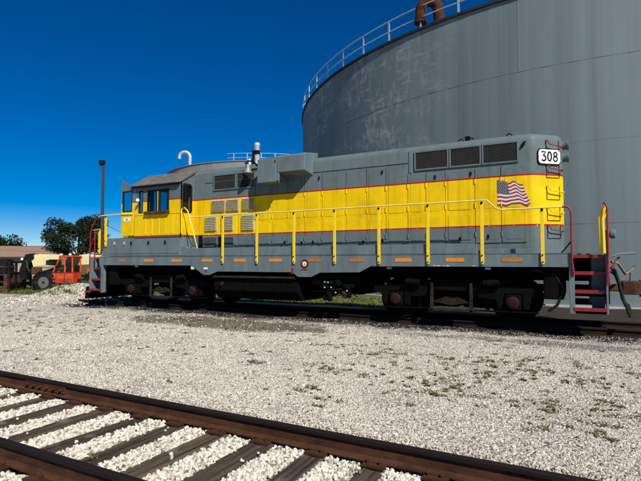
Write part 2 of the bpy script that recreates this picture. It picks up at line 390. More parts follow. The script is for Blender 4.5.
ground = np_mesh('ground', np.stack([GX, GY, GZ], -1).reshape(-1, 3), quads, M['ground'], True)
tag(ground, 'white crushed limestone ground between the tracks, grass behind', kind='structure')

# ------------------------------------------------------------------ tracks
def rail_profile(h, y):
    hw, ft = .036, .072
    half = [(ft, 0), (ft, .012), (.012, .03), (.010, h-.05), (.012, h-.042), (hw, h-.034), (hw, h-.006), (hw-.008, h)]
    return [(y+a, b) for a, b in half] + [(y-a, b) for a, b in half[::-1]]
def make_track(name, yc, z_head, x0, x1, tie_x, label, hh=.165, plates=True, rm='railrust'):
    t = empty(name, (0, yc, z_head-hh)); tag(t, label, kind='structure')
    for sgn in (-1, 1):
        mb = MB(); prof = rail_profile(hh, sgn*.752); n = len(prof)
        mb.prism(prof, 'x', x0, x1)
        # top faces dark and worn: faces around the head
        for k, f in enumerate(mb.f):
            zs = [mb.v[i][2] for i in f]; mb.m[k] = 1 if len(f) == 4 and min(zs) >= hh-.036 else 0
        mb.build('rail', [M[rm], M['steelhead']], t)
    tie_meshes = []
    for q in range(6):
        wd = .225+random.uniform(-.015,.02); mb = MB(); ns = 12; L = 2.59
        vv = []; fs = []
        for i in range(ns+1):
            y = -L/2 + L*i/ns; e = .012
            for (a, b) in ((-wd/2,-.17),(wd/2,-.17),(wd/2,-.015),(wd/2-.02,0),(.03,random.uniform(-.012,.0)),(-.03,random.uniform(-.01,.0)),(-wd/2+.02,0),(-wd/2,-.015)):
                vv.append((a+random.uniform(-e,e)*.5, y, b+random.uniform(-e,0)*.5))
        for i in range(ns):
            for j in range(8):
                fs.append((i*8+j, (i+1)*8+j, (i+1)*8+(j+1)%8, i*8+(j+1)%8))
        fs += [tuple(range(8)), tuple(range(ns*8, ns*8+8))[::-1]]
        mb.add(vv, fs); me_o = mb.build('tie', M['tie']); tie_meshes.append(me_o.data); bpy.data.objects.remove(me_o)
    pm = None
    if plates:
        mb = MB()
        for sgn in (-1, 1):
            y = sgn*.752
            mb.box(-.10, .10, y-.15, y+.15, .001, .016)
            for sx in (-.06, .05):
                for sy in (-.085, .085):
                    mb.box(sx-.009, sx+.009, y+sy-.009, y+sy+.009, .016, .036)
                    mb.box(sx-.014, sx+.014, y+sy-.016-.006*np.sign(sy), y+sy+.014-.006*np.sign(sy), .034, .045)
        po = mb.build('tie_plate', M['railrust']); pm = po.data; bpy.data.objects.remove(po)
    for i, x in enumerate(tie_x):
        o = bpy.data.objects.new('tie', tie_meshes[i % 6]); COL.objects.link(o); o.parent = t
        o.location = (x+random.uniform(-.04,.04), random.uniform(-.07,.07), -.016+random.uniform(-.006,.004)); o.rotation_euler = (random.uniform(-.004,.004), random.uniform(-.03,.03), random.uniform(-.025,.025))
        if pm:
            p = bpy.data.objects.new('tie_plate', pm); COL.objects.link(p); p.parent = t; p.location = (o.location.x, 0, -.016)
    return t
NEAR_HEAD = .06
near_ties = np.arange(-14.2, 11.5, .555)
tr = make_track('railway_track', TC, NEAR_HEAD, -900, 60, near_ties, 'rusty near railway track with weathered timber ties in white ballast')
FAR_HEAD = .19
far = make_track('railway_track', 0, FAR_HEAD, -9.5, 60, np.arange(-9.3, 15, .6), 'far railway track carrying the grey and yellow locomotive', plates=False, rm='farrail')
# joint bar on the inside of the far rail of the near track
def joint(x, y, side, t):
    mb = MB(); y = y
    mb.prism([(side*-.012+y, .03), (side*-.04+y, .035), (side*-.032+y, .06), (side*-.034+y, .10), (side*-.04+y, .115), (side*-.012+y, .122)], 'x', x-.42, x+.42)
    j = mb.build('joint_bar', M['railrust'], t, bevel=.003)
    for k in range(6):
        bx = x-.35+.14*k; b = MB(); b.cyl((bx, y-side*.034, .078), (bx, y-side*.075, .078), .012, n=8); b.cyl((bx, y-side*.034, .078), (bx, y-side*.055, .078), .022, n=6)
        b.build('bolt', M['railrust'], j)
joint(1.15, .752, 1, tr)
joint(-5.9, -.752, -1, tr)

# ------------------------------------------------------------------ loose stone (stuff)
def stone_object(name, pts, smin, smax, label, mat='stone'):
    me = bpy.data.meshes.new(name); me.from_pydata([tuple(p) for p in pts], [], []); me.materials.append(M[mat])
    o = bpy.data.objects.new(name, me); COL.objects.link(o); tag(o, label, kind='stuff')
    ng = bpy.data.node_groups.new(name+'_scatter', 'GeometryNodeTree')
    ng.interface.new_socket('Geometry', in_out='INPUT', socket_type='NodeSocketGeometry'); ng.interface.new_socket('Geometry', in_out='OUTPUT', socket_type='NodeSocketGeometry')
    gi = ng.nodes.new('NodeGroupInput'); go = ng.nodes.new('NodeGroupOutput')
    ico = ng.nodes.new('GeometryNodeMeshIcoSphere'); ico.inputs['Radius'].default_value = 1; ico.inputs['Subdivisions'].default_value = 1
    sp = ng.nodes.new('GeometryNodeSetPosition'); rv = ng.nodes.new('FunctionNodeRandomValue'); rv.data_type = 'FLOAT_VECTOR'
    rv.inputs[0].default_value = (-.28,)*3; rv.inputs[1].default_value = (.28,)*3
    sm = ng.nodes.new('GeometryNodeSetMaterial'); sm.inputs['Material'].default_value = M[mat]
    ss = ng.nodes.new('GeometryNodeSetShadeSmooth'); ss.inputs['Shade Smooth'].default_value = False
    iop = ng.nodes.new('GeometryNodeInstanceOnPoints')
    rr = ng.nodes.new('FunctionNodeRandomValue'); rr.data_type = 'FLOAT_VECTOR'; rr.inputs[0].default_value = (0,0,0); rr.inputs[1].default_value = (6.28,)*3; rr.inputs['Seed'].default_value = 3
    rs = ng.nodes.new('FunctionNodeRandomValue'); rs.data_type = 'FLOAT_VECTOR'; rs.inputs[0].default_value = (smin,)*3; rs.inputs[1].default_value = (smax,)*3; rs.inputs['Seed'].default_value = 9
    L = ng.links.new
    L(ico.outputs[0], sp.inputs['Geometry']); L(rv.outputs[0], sp.inputs['Offset']); L(sp.outputs[0], sm.inputs[0]); L(sm.outputs[0], ss.inputs[0])
    L(gi.outputs[0], iop.inputs['Points']); L(ss.outputs[0], iop.inputs['Instance']); L(rr.outputs[0], iop.inputs['Rotation']); L(rs.outputs[0], iop.inputs['Scale'])
    L(iop.outputs[0], go.inputs[0])
    md = o.modifiers.new('scatter', 'NODES'); md.node_group = ng
    return o
def visible_mask(x, y, zmax):
    dx, dy = x-CAM.x, y-CAM.y; c, s = math.cos(R(YAW)), math.sin(R(YAW))
    xx = dx*c+dy*s; zz = -dx*s+dy*c
    return (zz > 2.6) & (zz < zmax) & (np.abs(xx) < zz*.667*1.25+1.0), zz
def vnoise(x, y, sc, seed):
    g = np.random.default_rng(seed).random((256, 256)); u, v = x*sc+500, y*sc+500
    i, j = np.floor(u).astype(int), np.floor(v).astype(int); a, b = u-i, v-j; a = a*a*(3-2*a); b = b*b*(3-2*b)
    G = lambda p, q: g[p % 256, q % 256]
    return G(i, j)*(1-a)*(1-b)+G(i+1, j)*a*(1-b)+G(i, j+1)*(1-a)*b+G(i+1, j+1)*a*b
# gravel field
n0 = 2100000
x = rng.uniform(-17, 13, n0); y = rng.uniform(-8.72, -1.1, n0)
ok, zz = visible_mask(x, y, 21); keep = ok & (rng.random(n0) < np.clip(1.25-zz/13, .12, 1)*.62)
keep &= ~((np.abs((x+1.0)/3.3)**2+((y+2.75)/.8)**2+1.3*(vnoise(x, y, 1.9, 8)-.5) < 1) & (rng.random(n0) < .93))
keep &= ~((np.abs((x-6.6)/4.2)**2+((y+2.35)/.30)**2+2.2*(vnoise(x, y, 2.3, 9)-.5) < 1) & (rng.random(n0) < .8))
edge = -2.15+.9*(vnoise(x, y, 1.7, 5)-.5)+.5*(vnoise(x, y, 5.5, 6)-.5)
keep &= rng.random(n0) < np.clip(1-(y-edge)/.45, .10, 1)
vn = .5*vnoise(x, y, 1.1, 1)+.3*vnoise(x, y, 2.9, 2)+.2*vnoise(x, y, 7, 3)
keep &= rng.random(n0) < np.clip((vn-.26)/.20, .25, 1)
x, y = x[keep], y[keep]
stone_object('gravel', np.stack([x, y, gh(x, y)-.001], -1), .0045, .0135, 'loose white limestone gravel spread between the two tracks')
n2 = 2600
x = rng.uniform(-12, 12, n2); y = rng.uniform(-8.6, -1.9, n2); ok, zz = visible_mask(x, y, 15); x, y = x[ok], y[ok]
stone_object('pebbles', np.stack([x, y, gh(x, y)+.008], -1), .012, .024, 'larger pale pebbles strewn over the gravel')
mq = 4200; x = rng.normal(-11.0, 1.0, mq); y = rng.normal(.2, 1.3, mq)
stone_object('mound_stones', np.stack([x, y, gh(x, y)+.01], -1), .012, .042, 'pale clods on the gravel mound before the locomotive')
# ballast in the cribs of the near track
n1 = 260000
x = rng.uniform(-9, 11, n1); y = rng.uniform(-11.9, -8.6, n1); ok, zz = visible_mask(x, y, 13)
dt = np.abs(((x-near_ties[0]+.2775) % .555)-.2775)
ok &= (dt > .125) | ((rng.random(n1) < .003)); ok &= (np.abs(y-RAIL_Y[0]) > .085) & (np.abs(y-RAIL_Y[1]) > .075)
ok &= (rng.random(n1) < np.where(zz < 8, .95, .5))
x, y, dt = x[ok], y[ok], dt[ok]
crown = np.where(dt > .125, rng.uniform(-.034,.002,len(x)), .014)
z = NEAR_HEAD-.165-.016 + crown - .005
z = np.where((y > RAIL_Y[1]), np.maximum(z, gh(x, y)+.005), z)
stone_object('ballast', np.stack([x, y, z], -1), .010, .023, 'coarse white ballast filling the gaps between the ties', 'ballast')

# ------------------------------------------------------------------ weeds and grass (stuff)
def blades(name, cx, cy, spread, per, hmin, hmax, wd, mat, label, lean=.6):
    cx, cy = np.repeat(cx, per), np.repeat(cy, per); n = len(cx); sp = np.repeat(spread, per)
    a = rng.uniform(0, 2*np.pi, n); r = sp*np.sqrt(rng.random(n)); bx, by = cx+r*np.cos(a), cy+r*np.sin(a)*.8
    h = rng.uniform(hmin, hmax, n)*np.repeat(rng.uniform(.5, 1.2, len(spread)), per); t = rng.uniform(0, 2*np.pi, n); ln = rng.uniform(.1, lean, n)*h*2
    z0 = gh(bx, by)
    o = np.stack([bx, by, z0], -1); side = np.stack([np.cos(t+1.57), np.sin(t+1.57), 0*t], -1)*wd
    mid = o+np.stack([np.cos(t)*ln*.4, np.sin(t)*ln*.4, h*.65], -1); tip = o+np.stack([np.cos(t)*ln, np.sin(t)*ln, h], -1)
    v = np.stack([o-side*.5, o+side*.5, mid+side*.6, mid-side*.6, tip], 1).reshape(-1, 3)
    b = np.arange(n)*5
    f = np.concatenate([np.stack([b, b+1, b+2], -1), np.stack([b, b+2, b+3], -1), np.stack([b+3, b+2, b+4], -1)])
    ob = np_mesh(name, v, f, mat); tag(ob, label, kind='stuff'); return ob
k = 110
pcx, pcy = rng.normal(6.5, 1.5, 24), rng.normal(-5.7, 1.2, 24)
kx, ky = np.repeat(pcx, 9)+rng.normal(0, .26, 216), np.repeat(pcy, 9)+rng.normal(0, .20, 216)
wx = np.concatenate([kx, rng.normal(6.6, 1.5, k), rng.uniform(-7, 9, 60), rng.uniform(-9, -2, 30)])
wy = np.concatenate([ky, rng.normal(-5.9, 1.25, k), rng.uniform(-8, -2.6, 60), rng.uniform(-6, -2.6, 30)])
okm = (wy > -8.5) & (wy < -2.2); wx, wy = wx[okm], wy[okm]
blades('weeds', wx, wy, rng.uniform(.015, .11, len(wx))*rng.uniform(.4, 1.2, len(wx)), 26, .008, .034, .011, M['weed'], 'small olive weeds creeping through the white gravel', 1.6)
dx_, dy_ = rng.uniform(-11, 3, 120), rng.uniform(-6.5, -2.3, 120)
M['dead'] = leaf_mat('dead_weed', (.025,.02,.012), (.10,.075,.045))
blades('dead_weeds', dx_, dy_, rng.uniform(.02, .12, 120), 26, .006, .03, .010, M['dead'], 'brown dead weeds and twigs lying on the gravel', 3.0)
wx = np.array([3.55, 3.75, 4.6]); wy = np.array([-9.75, -9.62, -9.0])
mx_, my_ = rng.normal(-11.3, 1.1, 90), rng.normal(1.0, 1.0, 90)
blades('grass', mx_, my_, rng.uniform(.1, .35, 90), 45, .05, .22, .016, M['grass'], 'dry grass tufts growing on the gravel mound', .9)
gx_, gy_ = rng.uniform(-12, 1.0, 2600), rng.uniform(3.0, 8.2, 2600)
blades('grass', gx_, gy_, rng.uniform(.2, .5, 2600), 14, .03, .10, .02, M['grass'], 'sunlit green grass behind the locomotive', .7)
gx_, gy_ = rng.uniform(-30, -13, 1500), rng.uniform(5.6, 9.5, 1500)
blades('grass', gx_, gy_, rng.uniform(.2, .6, 1500), 22, .05, .28, .03, M['grass'], 'rough grass round the wheels of the orange machine', .7)
blades('track_weed', np.array([3.35, 3.5, 3.62]), np.array([-9.95, -9.86, -9.98]), np.array([.05, .07, .04]), 40, .03, .07, .012, M['weed'], 'little green weed rooted between the ties of the near track', 1.2)

# ------------------------------------------------------------------ locomotive
LOCO = empty('diesel_locomotive', (0, 0, FAR_HEAD))
tag(LOCO, 'grey and yellow road switcher diesel locomotive numbered 308 on the far track', 'locomotive')
P = LOCO
def inset_poly(poly, d):
    n = len(poly); out = []
    for i in range(n):
        p0, p1, p2 = Vector(poly[i-1]), Vector(poly[i]), Vector(poly[(i+1)%n])
        e0, e1 = (p1-p0).normalized(), (p2-p1).normalized()
        n0, n1 = Vector((-e0.y, e0.x)), Vector((-e1.y, e1.x))
        b = (n0+n1); b = b/(b.dot(n0)) if abs(b.dot(n0)) > 1e-6 else n0
        out.append(tuple(p1+b*d))
    return out
def loft(poly, rings):
    mb = MB(); n = len(poly); vv = []
    for z, d in rings: vv += [(p[0], p[1], z) for p in inset_poly(poly, d)]
    fs = [(k*n+i, k*n+(i+1)%n, (k+1)*n+(i+1)%n, (k+1)*n+i) for k in range(len(rings)-1) for i in range(n)]
    fs += [tuple(range(n))[::-1], tuple(range((len(rings)-1)*n, len(rings)*n))]
    return mb.add(vv, fs)
HW = .90
def rrect(w_, h_, r, n=5):
    out = []
    for cx, cy, a in ((w_-r, h_-r, 0), (r, h_-r, 90), (r, r, 180), (w_-r, r, 270)):
        for i in range(n+1):
            t = R(a+90*i/n); out.append((cx+r*math.cos(t), cy+r*math.sin(t)))
    return out
foot = [(-3.66,-HW),(6.42,-HW),(6.50,-HW+.006),(6.57,-HW+.035),(6.63,-HW+.085),(7.06,-.43),(7.12,-.34),(7.12,.34),(7.06,.43),(6.63,HW-.085),(6.57,HW-.035),(6.42,HW),(-3.66,HW)]
hood = loft(foot, [(1.6,0),(2.24,0),(4.12,0),(4.18,.012),(4.235,.05),(4.27,.10),(4.295,.18),(4.31,.34)]).build('long_hood', M['paint'], P, smooth=40)
# roof cross ribs and a raised radiator section
def on_hood(x0, x1, z0, z1, t=.014, y0=None):
    y = -HW if y0 is None else y0
    return MB().box(x0, x1, y-t, y+.02, z0, z1)
edges = [-1.14, -.55, .0, .56, 1.12, 1.86, 2.46, 3.0, 3.59, 4.06, 4.54, 5.25, 5.84, 6.38]
for a, b in zip(edges[:-1], edges[1:]):
    top = 3.84 if b < 3.7 else 3.60
    on_hood(a+.010, b-.010, 1.87, top, .020+random.uniform(-.004,.005)).build('hood_door', M['paint'], hood, bevel=.006)
    for z0_, z1_ in ((1.95, 2.55), (2.66, top-.10)):
        pl_ = rrect(b-a-.16, z1_-z0_, .05, 4); MB().prism([(a+.08+p_[0], z0_+p_[1]) for p_ in pl_], 'y', -HW-.0275, -HW-.01).build('door_stiffener', M['paint'], hood, bevel=.003)
    for s, zz_ in ((0, 3.72 if b < 3.7 else 3.46), (0, 2.0+random.uniform(-.02,.02))):
        if random.random() < .75:
            hx = b-.09 if random.random() < .6 else (a+b)/2
            zz_ += random.uniform(-.03,.03); mb = MB(); mb.box(hx-.022, hx+.022, -HW-.036, -HW-.018, zz_-.035, zz_+.035); mb.prism([(hx-.012,zz_+.03),(hx+.012,zz_+.03),(hx+.022,zz_-.06),(hx+.0,zz_-.065)], 'y', -HW-.058, -HW-.034)
            mb.build('door_latch', M['dark'], hood, bevel=.004)
    for zz_ in (2.08, 2.75, 3.3):
        MB().cyl((a+.004, -HW-.028, zz_-.06), (a+.004, -HW-.028, zz_+.06), .014, n=8).build('hinge', M['paint'], hood)
on_hood(-3.1, 3.62, 3.87, 3.885, .018).build('door_header', M['paint'], hood)
on_hood(3.63, 3.70, 3.62, 4.15, .02).build('roof_joint', M['paint'], hood, bevel=.004)
MB().box(3.64, 3.69, -.7, .7, 4.30, 4.325).build('roof_rib', M['paint'], hood, bevel=.005)
# screened air intakes
def screen(x0, x1, z0, z1, parent, fr=.035):
    mb = MB()
    mb.box(x0-fr, x1+fr, -HW-.035, -HW, z1, z1+fr); mb.box(x0-fr, x1+fr, -HW-.035, -HW, z0-fr, z0)
    mb.box(x0-fr, x0, -HW-.034, -HW, z0, z1); mb.box(x1, x1+fr, -HW-.034, -HW, z0, z1)
    f = mb.build('intake_frame', M['paint'], parent, bevel=.006)
    MB().box(x0, x1, -HW-.004, -HW+.01, z0, z1).build('intake_backing', M['dark'], parent)
    mb = MB(); st = .052; W, H = x1-x0, z1-z0
    for sgn in (1, -1):
        k = -H
        while k < W:
            a0, a1 = max(0, k), min(W, k+H)
            if a1 > a0:
                za, zb = (a0-k), (a1-k)
                if sgn < 0: za, zb = H-za, H-zb
                mb.cyl((x0+a0, -HW-.018-.003*sgn, z0+za), (x0+a1, -HW-.018-.003*sgn, z0+zb), .0055, n=4, caps=False)
            k += st
    mb.build('wire_mesh', M['screen'], parent)
for a, b in ((3.81, 4.60), (4.69, 5.37), (5.46, 6.20)): screen(a, b, 3.69, 4.09, hood)
screen(-2.74, -1.92, 3.64, 4.05, hood); screen(-1.83, -1.20, 3.64, 4.05, hood)
# electrical cabinet panels and louvres behind the cab
for a, b in ((-3.2,-2.52),(-2.5,-1.86),(-1.80,-1.16)):
    on_hood(a+.006, b-.006, 1.87, 3.56, .012).build('hood_door', M['paint'], hood, bevel=.005)
def louver(x0, x1, z0, z1, m):
    mb = MB(); k = 9; y = -HW-.013
    mb.box(x0-.02, x1+.02, y-.012, y+.005, z0-.02, z1+.02)
    for i in range(k):
        z = z0+(z1-z0)*(i+.5)/k; h = (z1-z0)/k*.46
        mb.add([(x0, y-.013, z+h), (x1, y-.013, z+h), (x1, y-.055, z-h*.4), (x0, y-.055, z-h*.4), (x0, y-.05, z-h*.7), (x1, y-.05, z-h*.7), (x1, y-.013, z+h*.5), (x0, y-.013, z+h*.5)],
               [(3,2,1,0),(4,5,2,3),(7,6,5,4),(0,4+3,4,3),(1,2,5,6)])
    mb.build('louver', m, hood)
for a, b, c, d in ((-2.82,-2.30,2.97,3.31),(-2.22,-1.78,2.97,3.31),(-1.62,-1.22,2.97,3.31),(-3.08,-2.64,2.40,2.83),(-2.42,-1.98,2.40,2.83),(-1.64,-1.2,2.38,2.83)): louver(a,b,c,d,M['louver'])
for a, b in ((-3.16,-2.60),(-2.34,-1.94)): louver(a, b, 1.9, 2.22, M['grey'])
MB().box(-2.55, -2.44, -HW-.03, -HW, 1.7, 2.22).build('cabinet_gap', M['dark'], hood)
MB().box(-3.35, -3.22, -HW-.03, -HW, 1.7, 2.28).build('cabinet_gap', M['dark'], hood)
# wide duct along the foot of the hood
MB().box(-3.4, 5.32, -1.445, -HW, 1.613, 1.845).build('air_duct', M['grey'], P, bevel=.01)
MB().box(5.36, 6.5, -1.02, -HW, 1.613, 1.72).build('duct_end', M['grey'], P, bevel=.008)
# overhanging box on the roof edge
ov = MB().prism([(-HW-.5, 3.87), (-HW-.5, 4.28), (-HW-.42, 4.34), (-.62, 4.45), (-.62, 4.25), (-HW, 4.0), (-HW, 3.80)], 'x', -.06, .83).build('roof_overhang', M['grey'], P, bevel=.012)
MB().box(-.72, -.08, -HW-.53, -HW+.05, 3.62, 4.27).build('filter_box', M['grey'], ov, bevel=.012)
MB().box(-.74, -.07, -HW-.40, -.6, 4.25, 4.34).build('box_roof', M['grey'], ov, bevel=.012)
MB().box(-.12, -.09, -HW-.545, -HW-.5, 4.14, 4.20).build('box_hinge', M['dark'], ov)
MB().box(-.07, .0, -HW-.52, -HW-.45, 3.64, 3.86).build('box_bracket', M['grey'], ov, bevel=.005)
# bell on its bracket
bl = MB().lathe([(0, .025), (.02, .05), (.05, .07), (.12, .082), (.19, .10), (.25, .14), (.27, .15), (.27, .12)], (-1.27, -1.14, 4.26), (0,0,-1), 20).build('bell', M['bellm'], P, smooth=40)
mb = MB(); mb.tube([(-1.27,-1.14,4.24),(-1.27,-1.14,4.34),(-1.15,-1.05,4.34),(-1.02,-.9,4.15)], .028, 8); mb.tube([(-1.27,-1.14,4.28),(-1.43,-1.05,4.32),(-1.43,-.88,4.12)], .022, 8); mb.build('bell_bracket', M['dark'], bl)
MB().lathe([(0,.10),(.05,.10),(.06,.075),(.16,.075),(.2,.06),(.22,.02)], (-1.50,-.75,4.28), (0,0,1), 14).build('roof_fitting', M['silver'], P, smooth=40)
st = MB().lathe([(0,.085),(.52,.085),(.54,.095),(.60,.095),(.63,.07),(.63,.05)], (-1.25,-.70,4.32), (0,0,1), 16).build('stack_pipe', M['silver'], P, smooth=40)
MB().cyl((-1.25,-.70,4.60), (-1.25,-.70,4.72), .089, n=16).build('black_band', M['dark'], st)
MB().cyl((-1.34,-.78,4.32), (-1.34,-.78,4.72), .035, n=8).build('stack_bracket', M['dark'], st)
# lifting eyes on the roof end
for x in (4.9, 5.15, 6.02):
    MB().tube(arc((x, 4.29), .06, 0, 180, 8, 'xz', -.7), .014, 6).build('lifting_eye', M['dark'], P)
MB().box(5.0, 5.12, -.74, -.66, 4.29, 4.40).build('roof_bracket', M['dark'], P, bevel=.01)
MB().prism([(6.28,3.98),(6.33,4.08),(6.40,4.10),(6.36,4.0),(6.30,3.94)], 'y', -HW-.03, -HW).build('lifting_lug', M['dark'], hood)
# chamfered end: number board, headlights, grab irons
c0, c1 = Vector((6.63, -HW+.085)), Vector((7.06, -.43)); cdv = (c1-c0).normalized(); cn = Vector((cdv.y, -cdv.x)); clen = (c1-c0).length
def ch(u, z, o=0):
    p = c0+cdv*u+cn*o; return (p.x, p.y, z)
def plate_on_chamfer(u0, u1, z0, z1, r, o0, o1, name, m, parent):
    pl = rrect(u1-u0, z1-z0, r); mb = MB(); n = len(pl)
    vv = [ch(u0+a, z0+b, o0) for a, b in pl]+[ch(u0+a, z0+b, o1) for a, b in pl]
    mb.add(vv, [tuple(range(n, 2*n))]+[(i, (i+1)%n, n+(i+1)%n, n+i) for i in range(n)])
    return mb.build(name, m, parent)
nb = plate_on_chamfer(-.02, .60, 3.58, 3.93, .09, 0, .03, 'number_board', M['dark'], P)
plate_on_chamfer(.0, .58, 3.60, 3.91, .08, .02, .035, 'board_face', M['white'], nb)
def stroke(pts, wd, u0, z0, sc, o, name, parent, m, closed=False):
    mb = MB(); k = len(pts)
    L_, R_ = [], []
    for i, p in enumerate(pts):
        a = Vector(pts[(i-1) % k] if closed else pts[max(i-1, 0)]); b = Vector(pts[(i+1) % k] if closed else pts[min(i+1, k-1)])
        d = (b-a).normalized(); nn = Vector((-d.y, d.x))*wd/2
        L_.append(Vector(p)+nn); R_.append(Vector(p)-nn)
    vv = [ch(u0+q.x*sc, z0+q.y*sc, o) for q in L_]+[ch(u0+q.x*sc, z0+q.y*sc, o) for q in R_]
    fs = [(k+i, k+(i+1) % k, (i+1) % k, i) for i in range(k if closed else k-1)]
    return mb.add(vv, fs).build(name, m, parent)
def ell(cx, cy, rx, ry, a0, a1, n=18): return [(cx+rx*math.cos(R(a0+(a1-a0)*i/n)), cy+ry*math.sin(R(a0+(a1-a0)*i/n))) for i in range(n+1)]
d3 = [(.04,.93),(.52,.93),(.24,.57)]+ell(.28,.30,.26,.25,80,-150)
stroke(d3, .17, .07, 3.65, .22, .037, 'digit_three', nb, M['dark'])
stroke(ell(.25,.5,.22,.44,0,340), .17, .235, 3.65, .22, .037, 'digit_zero', nb, M['dark'], True)
d8 = MB()
stroke(ell(.25,.73,.19,.20,0,340), .15, .39, 3.65, .22, .037, 'digit_eight', nb, M['dark'], True)
stroke(ell(.25,.27,.23,.24,0,340), .15, .39, 3.65, .22, .0375, 'digit_eight', nb, M['dark'], True)
for z in (4.10-.02, 3.86-.06+.02-.02):
    MB().lathe([(0,.10),(.10,.10),(.12,.115),(.15,.115),(.15,.09),(.135,.06)], (7.11, -.12, z), (1,0,0), 16).build('headlight', [M['grey']], P, smooth=40)
    MB().cyl((7.24,-.12,z), (7.255,-.12,z), .09, n=16).build('headlight_lens', M['lens'], P)
def grab(u0, u1, z, drop, name='grab_iron', m=None):
    pts = [ch(u0, z+.13, .0), ch(u0, z+.13, .05), ch(u0+.02, z+.08, .07), ch(u0+.06, z+.03, .08), ch(u1, z, .085), ch(u1, z, 0)]
    MB().tube(pts, .012, 6).build(name, m or M['red'], P)
for z, m in ((4.10-.12, 'red'), (3.46, 'red'), (2.98, 'yellow'), (2.52, 'yellow'), (2.12, 'red')):
    grab(.22, .62, z, 0, m=M[m])
    mb = MB()
    for u in (.22, .56): mb.tube([ch(u, z+.14, .012), ch(u, z-.16, .012)], .0055, 5)
    mb.tube([ch(.22, z-.16, .012), ch(.56, z-.16, .012)], .0055, 5); mb.build('grab_bracket', M['dark'], P)
# flag decal with a wavy outline
FX0, FX1, FZ0, FZ1 = 5.76, 6.42, 2.70, 3.29
def fl(u, v):
    wv = (.026*math.sin(u*11+.4+1.2*(1-v))+.012*math.sin(u*19+2*v))*min(1, u*2.2) - .13*u*(v*.9+.1) + .03*u*(1-v)
    return (FX0+(FX1-FX0)*(u*(.84+.24*(1-v))+.012*math.sin(v*9)*u), -HW-.031, FZ0+(FZ1-FZ0)*v+wv)
flag = empty('flag_decal'); flag.parent = P
nu = 18
for s in range(13):
    mb = MB(); v0, v1 = s/13, (s+1)/13
    vv = [fl(i/nu, v0) for i in range(nu+1)]+[fl(i/nu, v1) for i in range(nu+1)]
    mb.add(vv, [(i, i+1, nu+2+i, nu+1+i) for i in range(nu)]); mb.build('flag_stripe', M['flagred'] if s % 2 == 0 else M['flagwhite'], flag)
mb = MB(); k = 8
vv = [(p[0], p[1]-.002, p[2]) for p in ([fl(.42*i/k, 6/13) for i in range(k+1)]+[fl(.42*i/k, 1) for i in range(k+1)])]
mb.add(vv, [(i, i+1, k+2+i, k+1+i) for i in range(k)]); mb.build('flag_canton', M['flagblue'], flag)
mb = MB()
for r_ in range(9):
    for c_ in range(6 if r_ % 2 == 0 else 5):
        u = .42*(c_*2+1+(r_ % 2))/12; v = 6/13+(7/13)*(r_+.5)/9; p = fl(u, v); pts = []
        for q in range(10):
            rad = .0125 if q % 2 == 0 else .0055; t = R(90+36*q); pts.append((p[0]+rad*math.cos(t), p[1]-.004, p[2]+rad*math.sin(t)))
        mb.add(pts, [tuple(range(10))])
mb.build('flag_stars', M['flagwhite'], flag)

# ---- cab
cab = empty('cab'); cab.parent = P
CX0, CX1, CY, CZ0, EZ = -5.66, -3.60, 1.50, 2.235, 3.90
wins = [(-5.02, -4.60), (-4.56, -4.13)]
WZ0, WZ1 = 3.03, 3.67
def wall(x0, x1, z0, z1, y, name='cab_side'):
    MB().box(x0, x1, y-.03, y+.03, z0, z1).build(name, M['paint'], cab)
for s in (-1, 1):
    y = s*(CY-.03)
    mb = MB()
    for x0, x1, z0, z1 in ((CX0, CX1, CZ0, WZ0), (CX0, CX1, WZ1, EZ), (CX0, -5.44, WZ0, WZ1), (-5.28, -5.02, WZ0, WZ1), (-4.13, CX1, WZ0, WZ1)): mb.box(x0, x1, y-.03, y+.03, z0, z1)
    mb.build('cab_side', M['paint'], cab)
    if s < 0:
        mb = MB(); mb.box(-4.60, -4.56, y-.038, y+.02, WZ0, WZ1); mb.build('window_mullion', M['yellow'], cab)
        mb = MB()
        for x0, x1 in ((-5.06,-5.02),(-4.66,-4.60),(-4.56,-4.50),(-4.13,-4.09)): mb.box(x0, x1, y-.045, y+.02, WZ0, WZ1)
        mb.box(-5.06,-4.09,y-.046,y+.02,WZ1-.02,WZ1+.03); mb.build('window_frame', M['rubber'], cab, bevel=.006)
        MB().box(-5.14, -4.05, y-.13, y-.03, WZ0-.10, WZ0).build('arm_rest', M['rust'], cab, bevel=.02)
        mb = MB()
        for x0, x1, z0, z1 in ((-5.46,-5.43,WZ0,WZ1),(-5.29,-5.26,WZ0,WZ1),(-5.46,-5.26,WZ0-.03,WZ0),(-5.46,-5.26,WZ1,WZ1+.03)): mb.box(x0, x1, y-.045, y+.02, z0, z1)
        mb.build('window_frame', M['rubber'], cab, bevel=.006)
    for x0, x1 in wins+[(-5.44, -5.28)]:
        MB().box(x0, x1, y-.004, y+.004, WZ0, WZ1).build('window_pane', M['glass'], cab)
mi = MB().lathe([(0,.0),(.02,.05),(.05,.055),(.06,.0)], (-5.40,-1.62,3.40), (.9,-.4,0), 14).build('mirror', M['mirror'], cab, smooth=50); mi.scale = (1,1,1)
MB().tube([(-5.38,-1.5,3.3),(-5.40,-1.6,3.34),(-5.40,-1.6,3.42)], .012, 6).build('mirror_arm', M['dark'], cab)
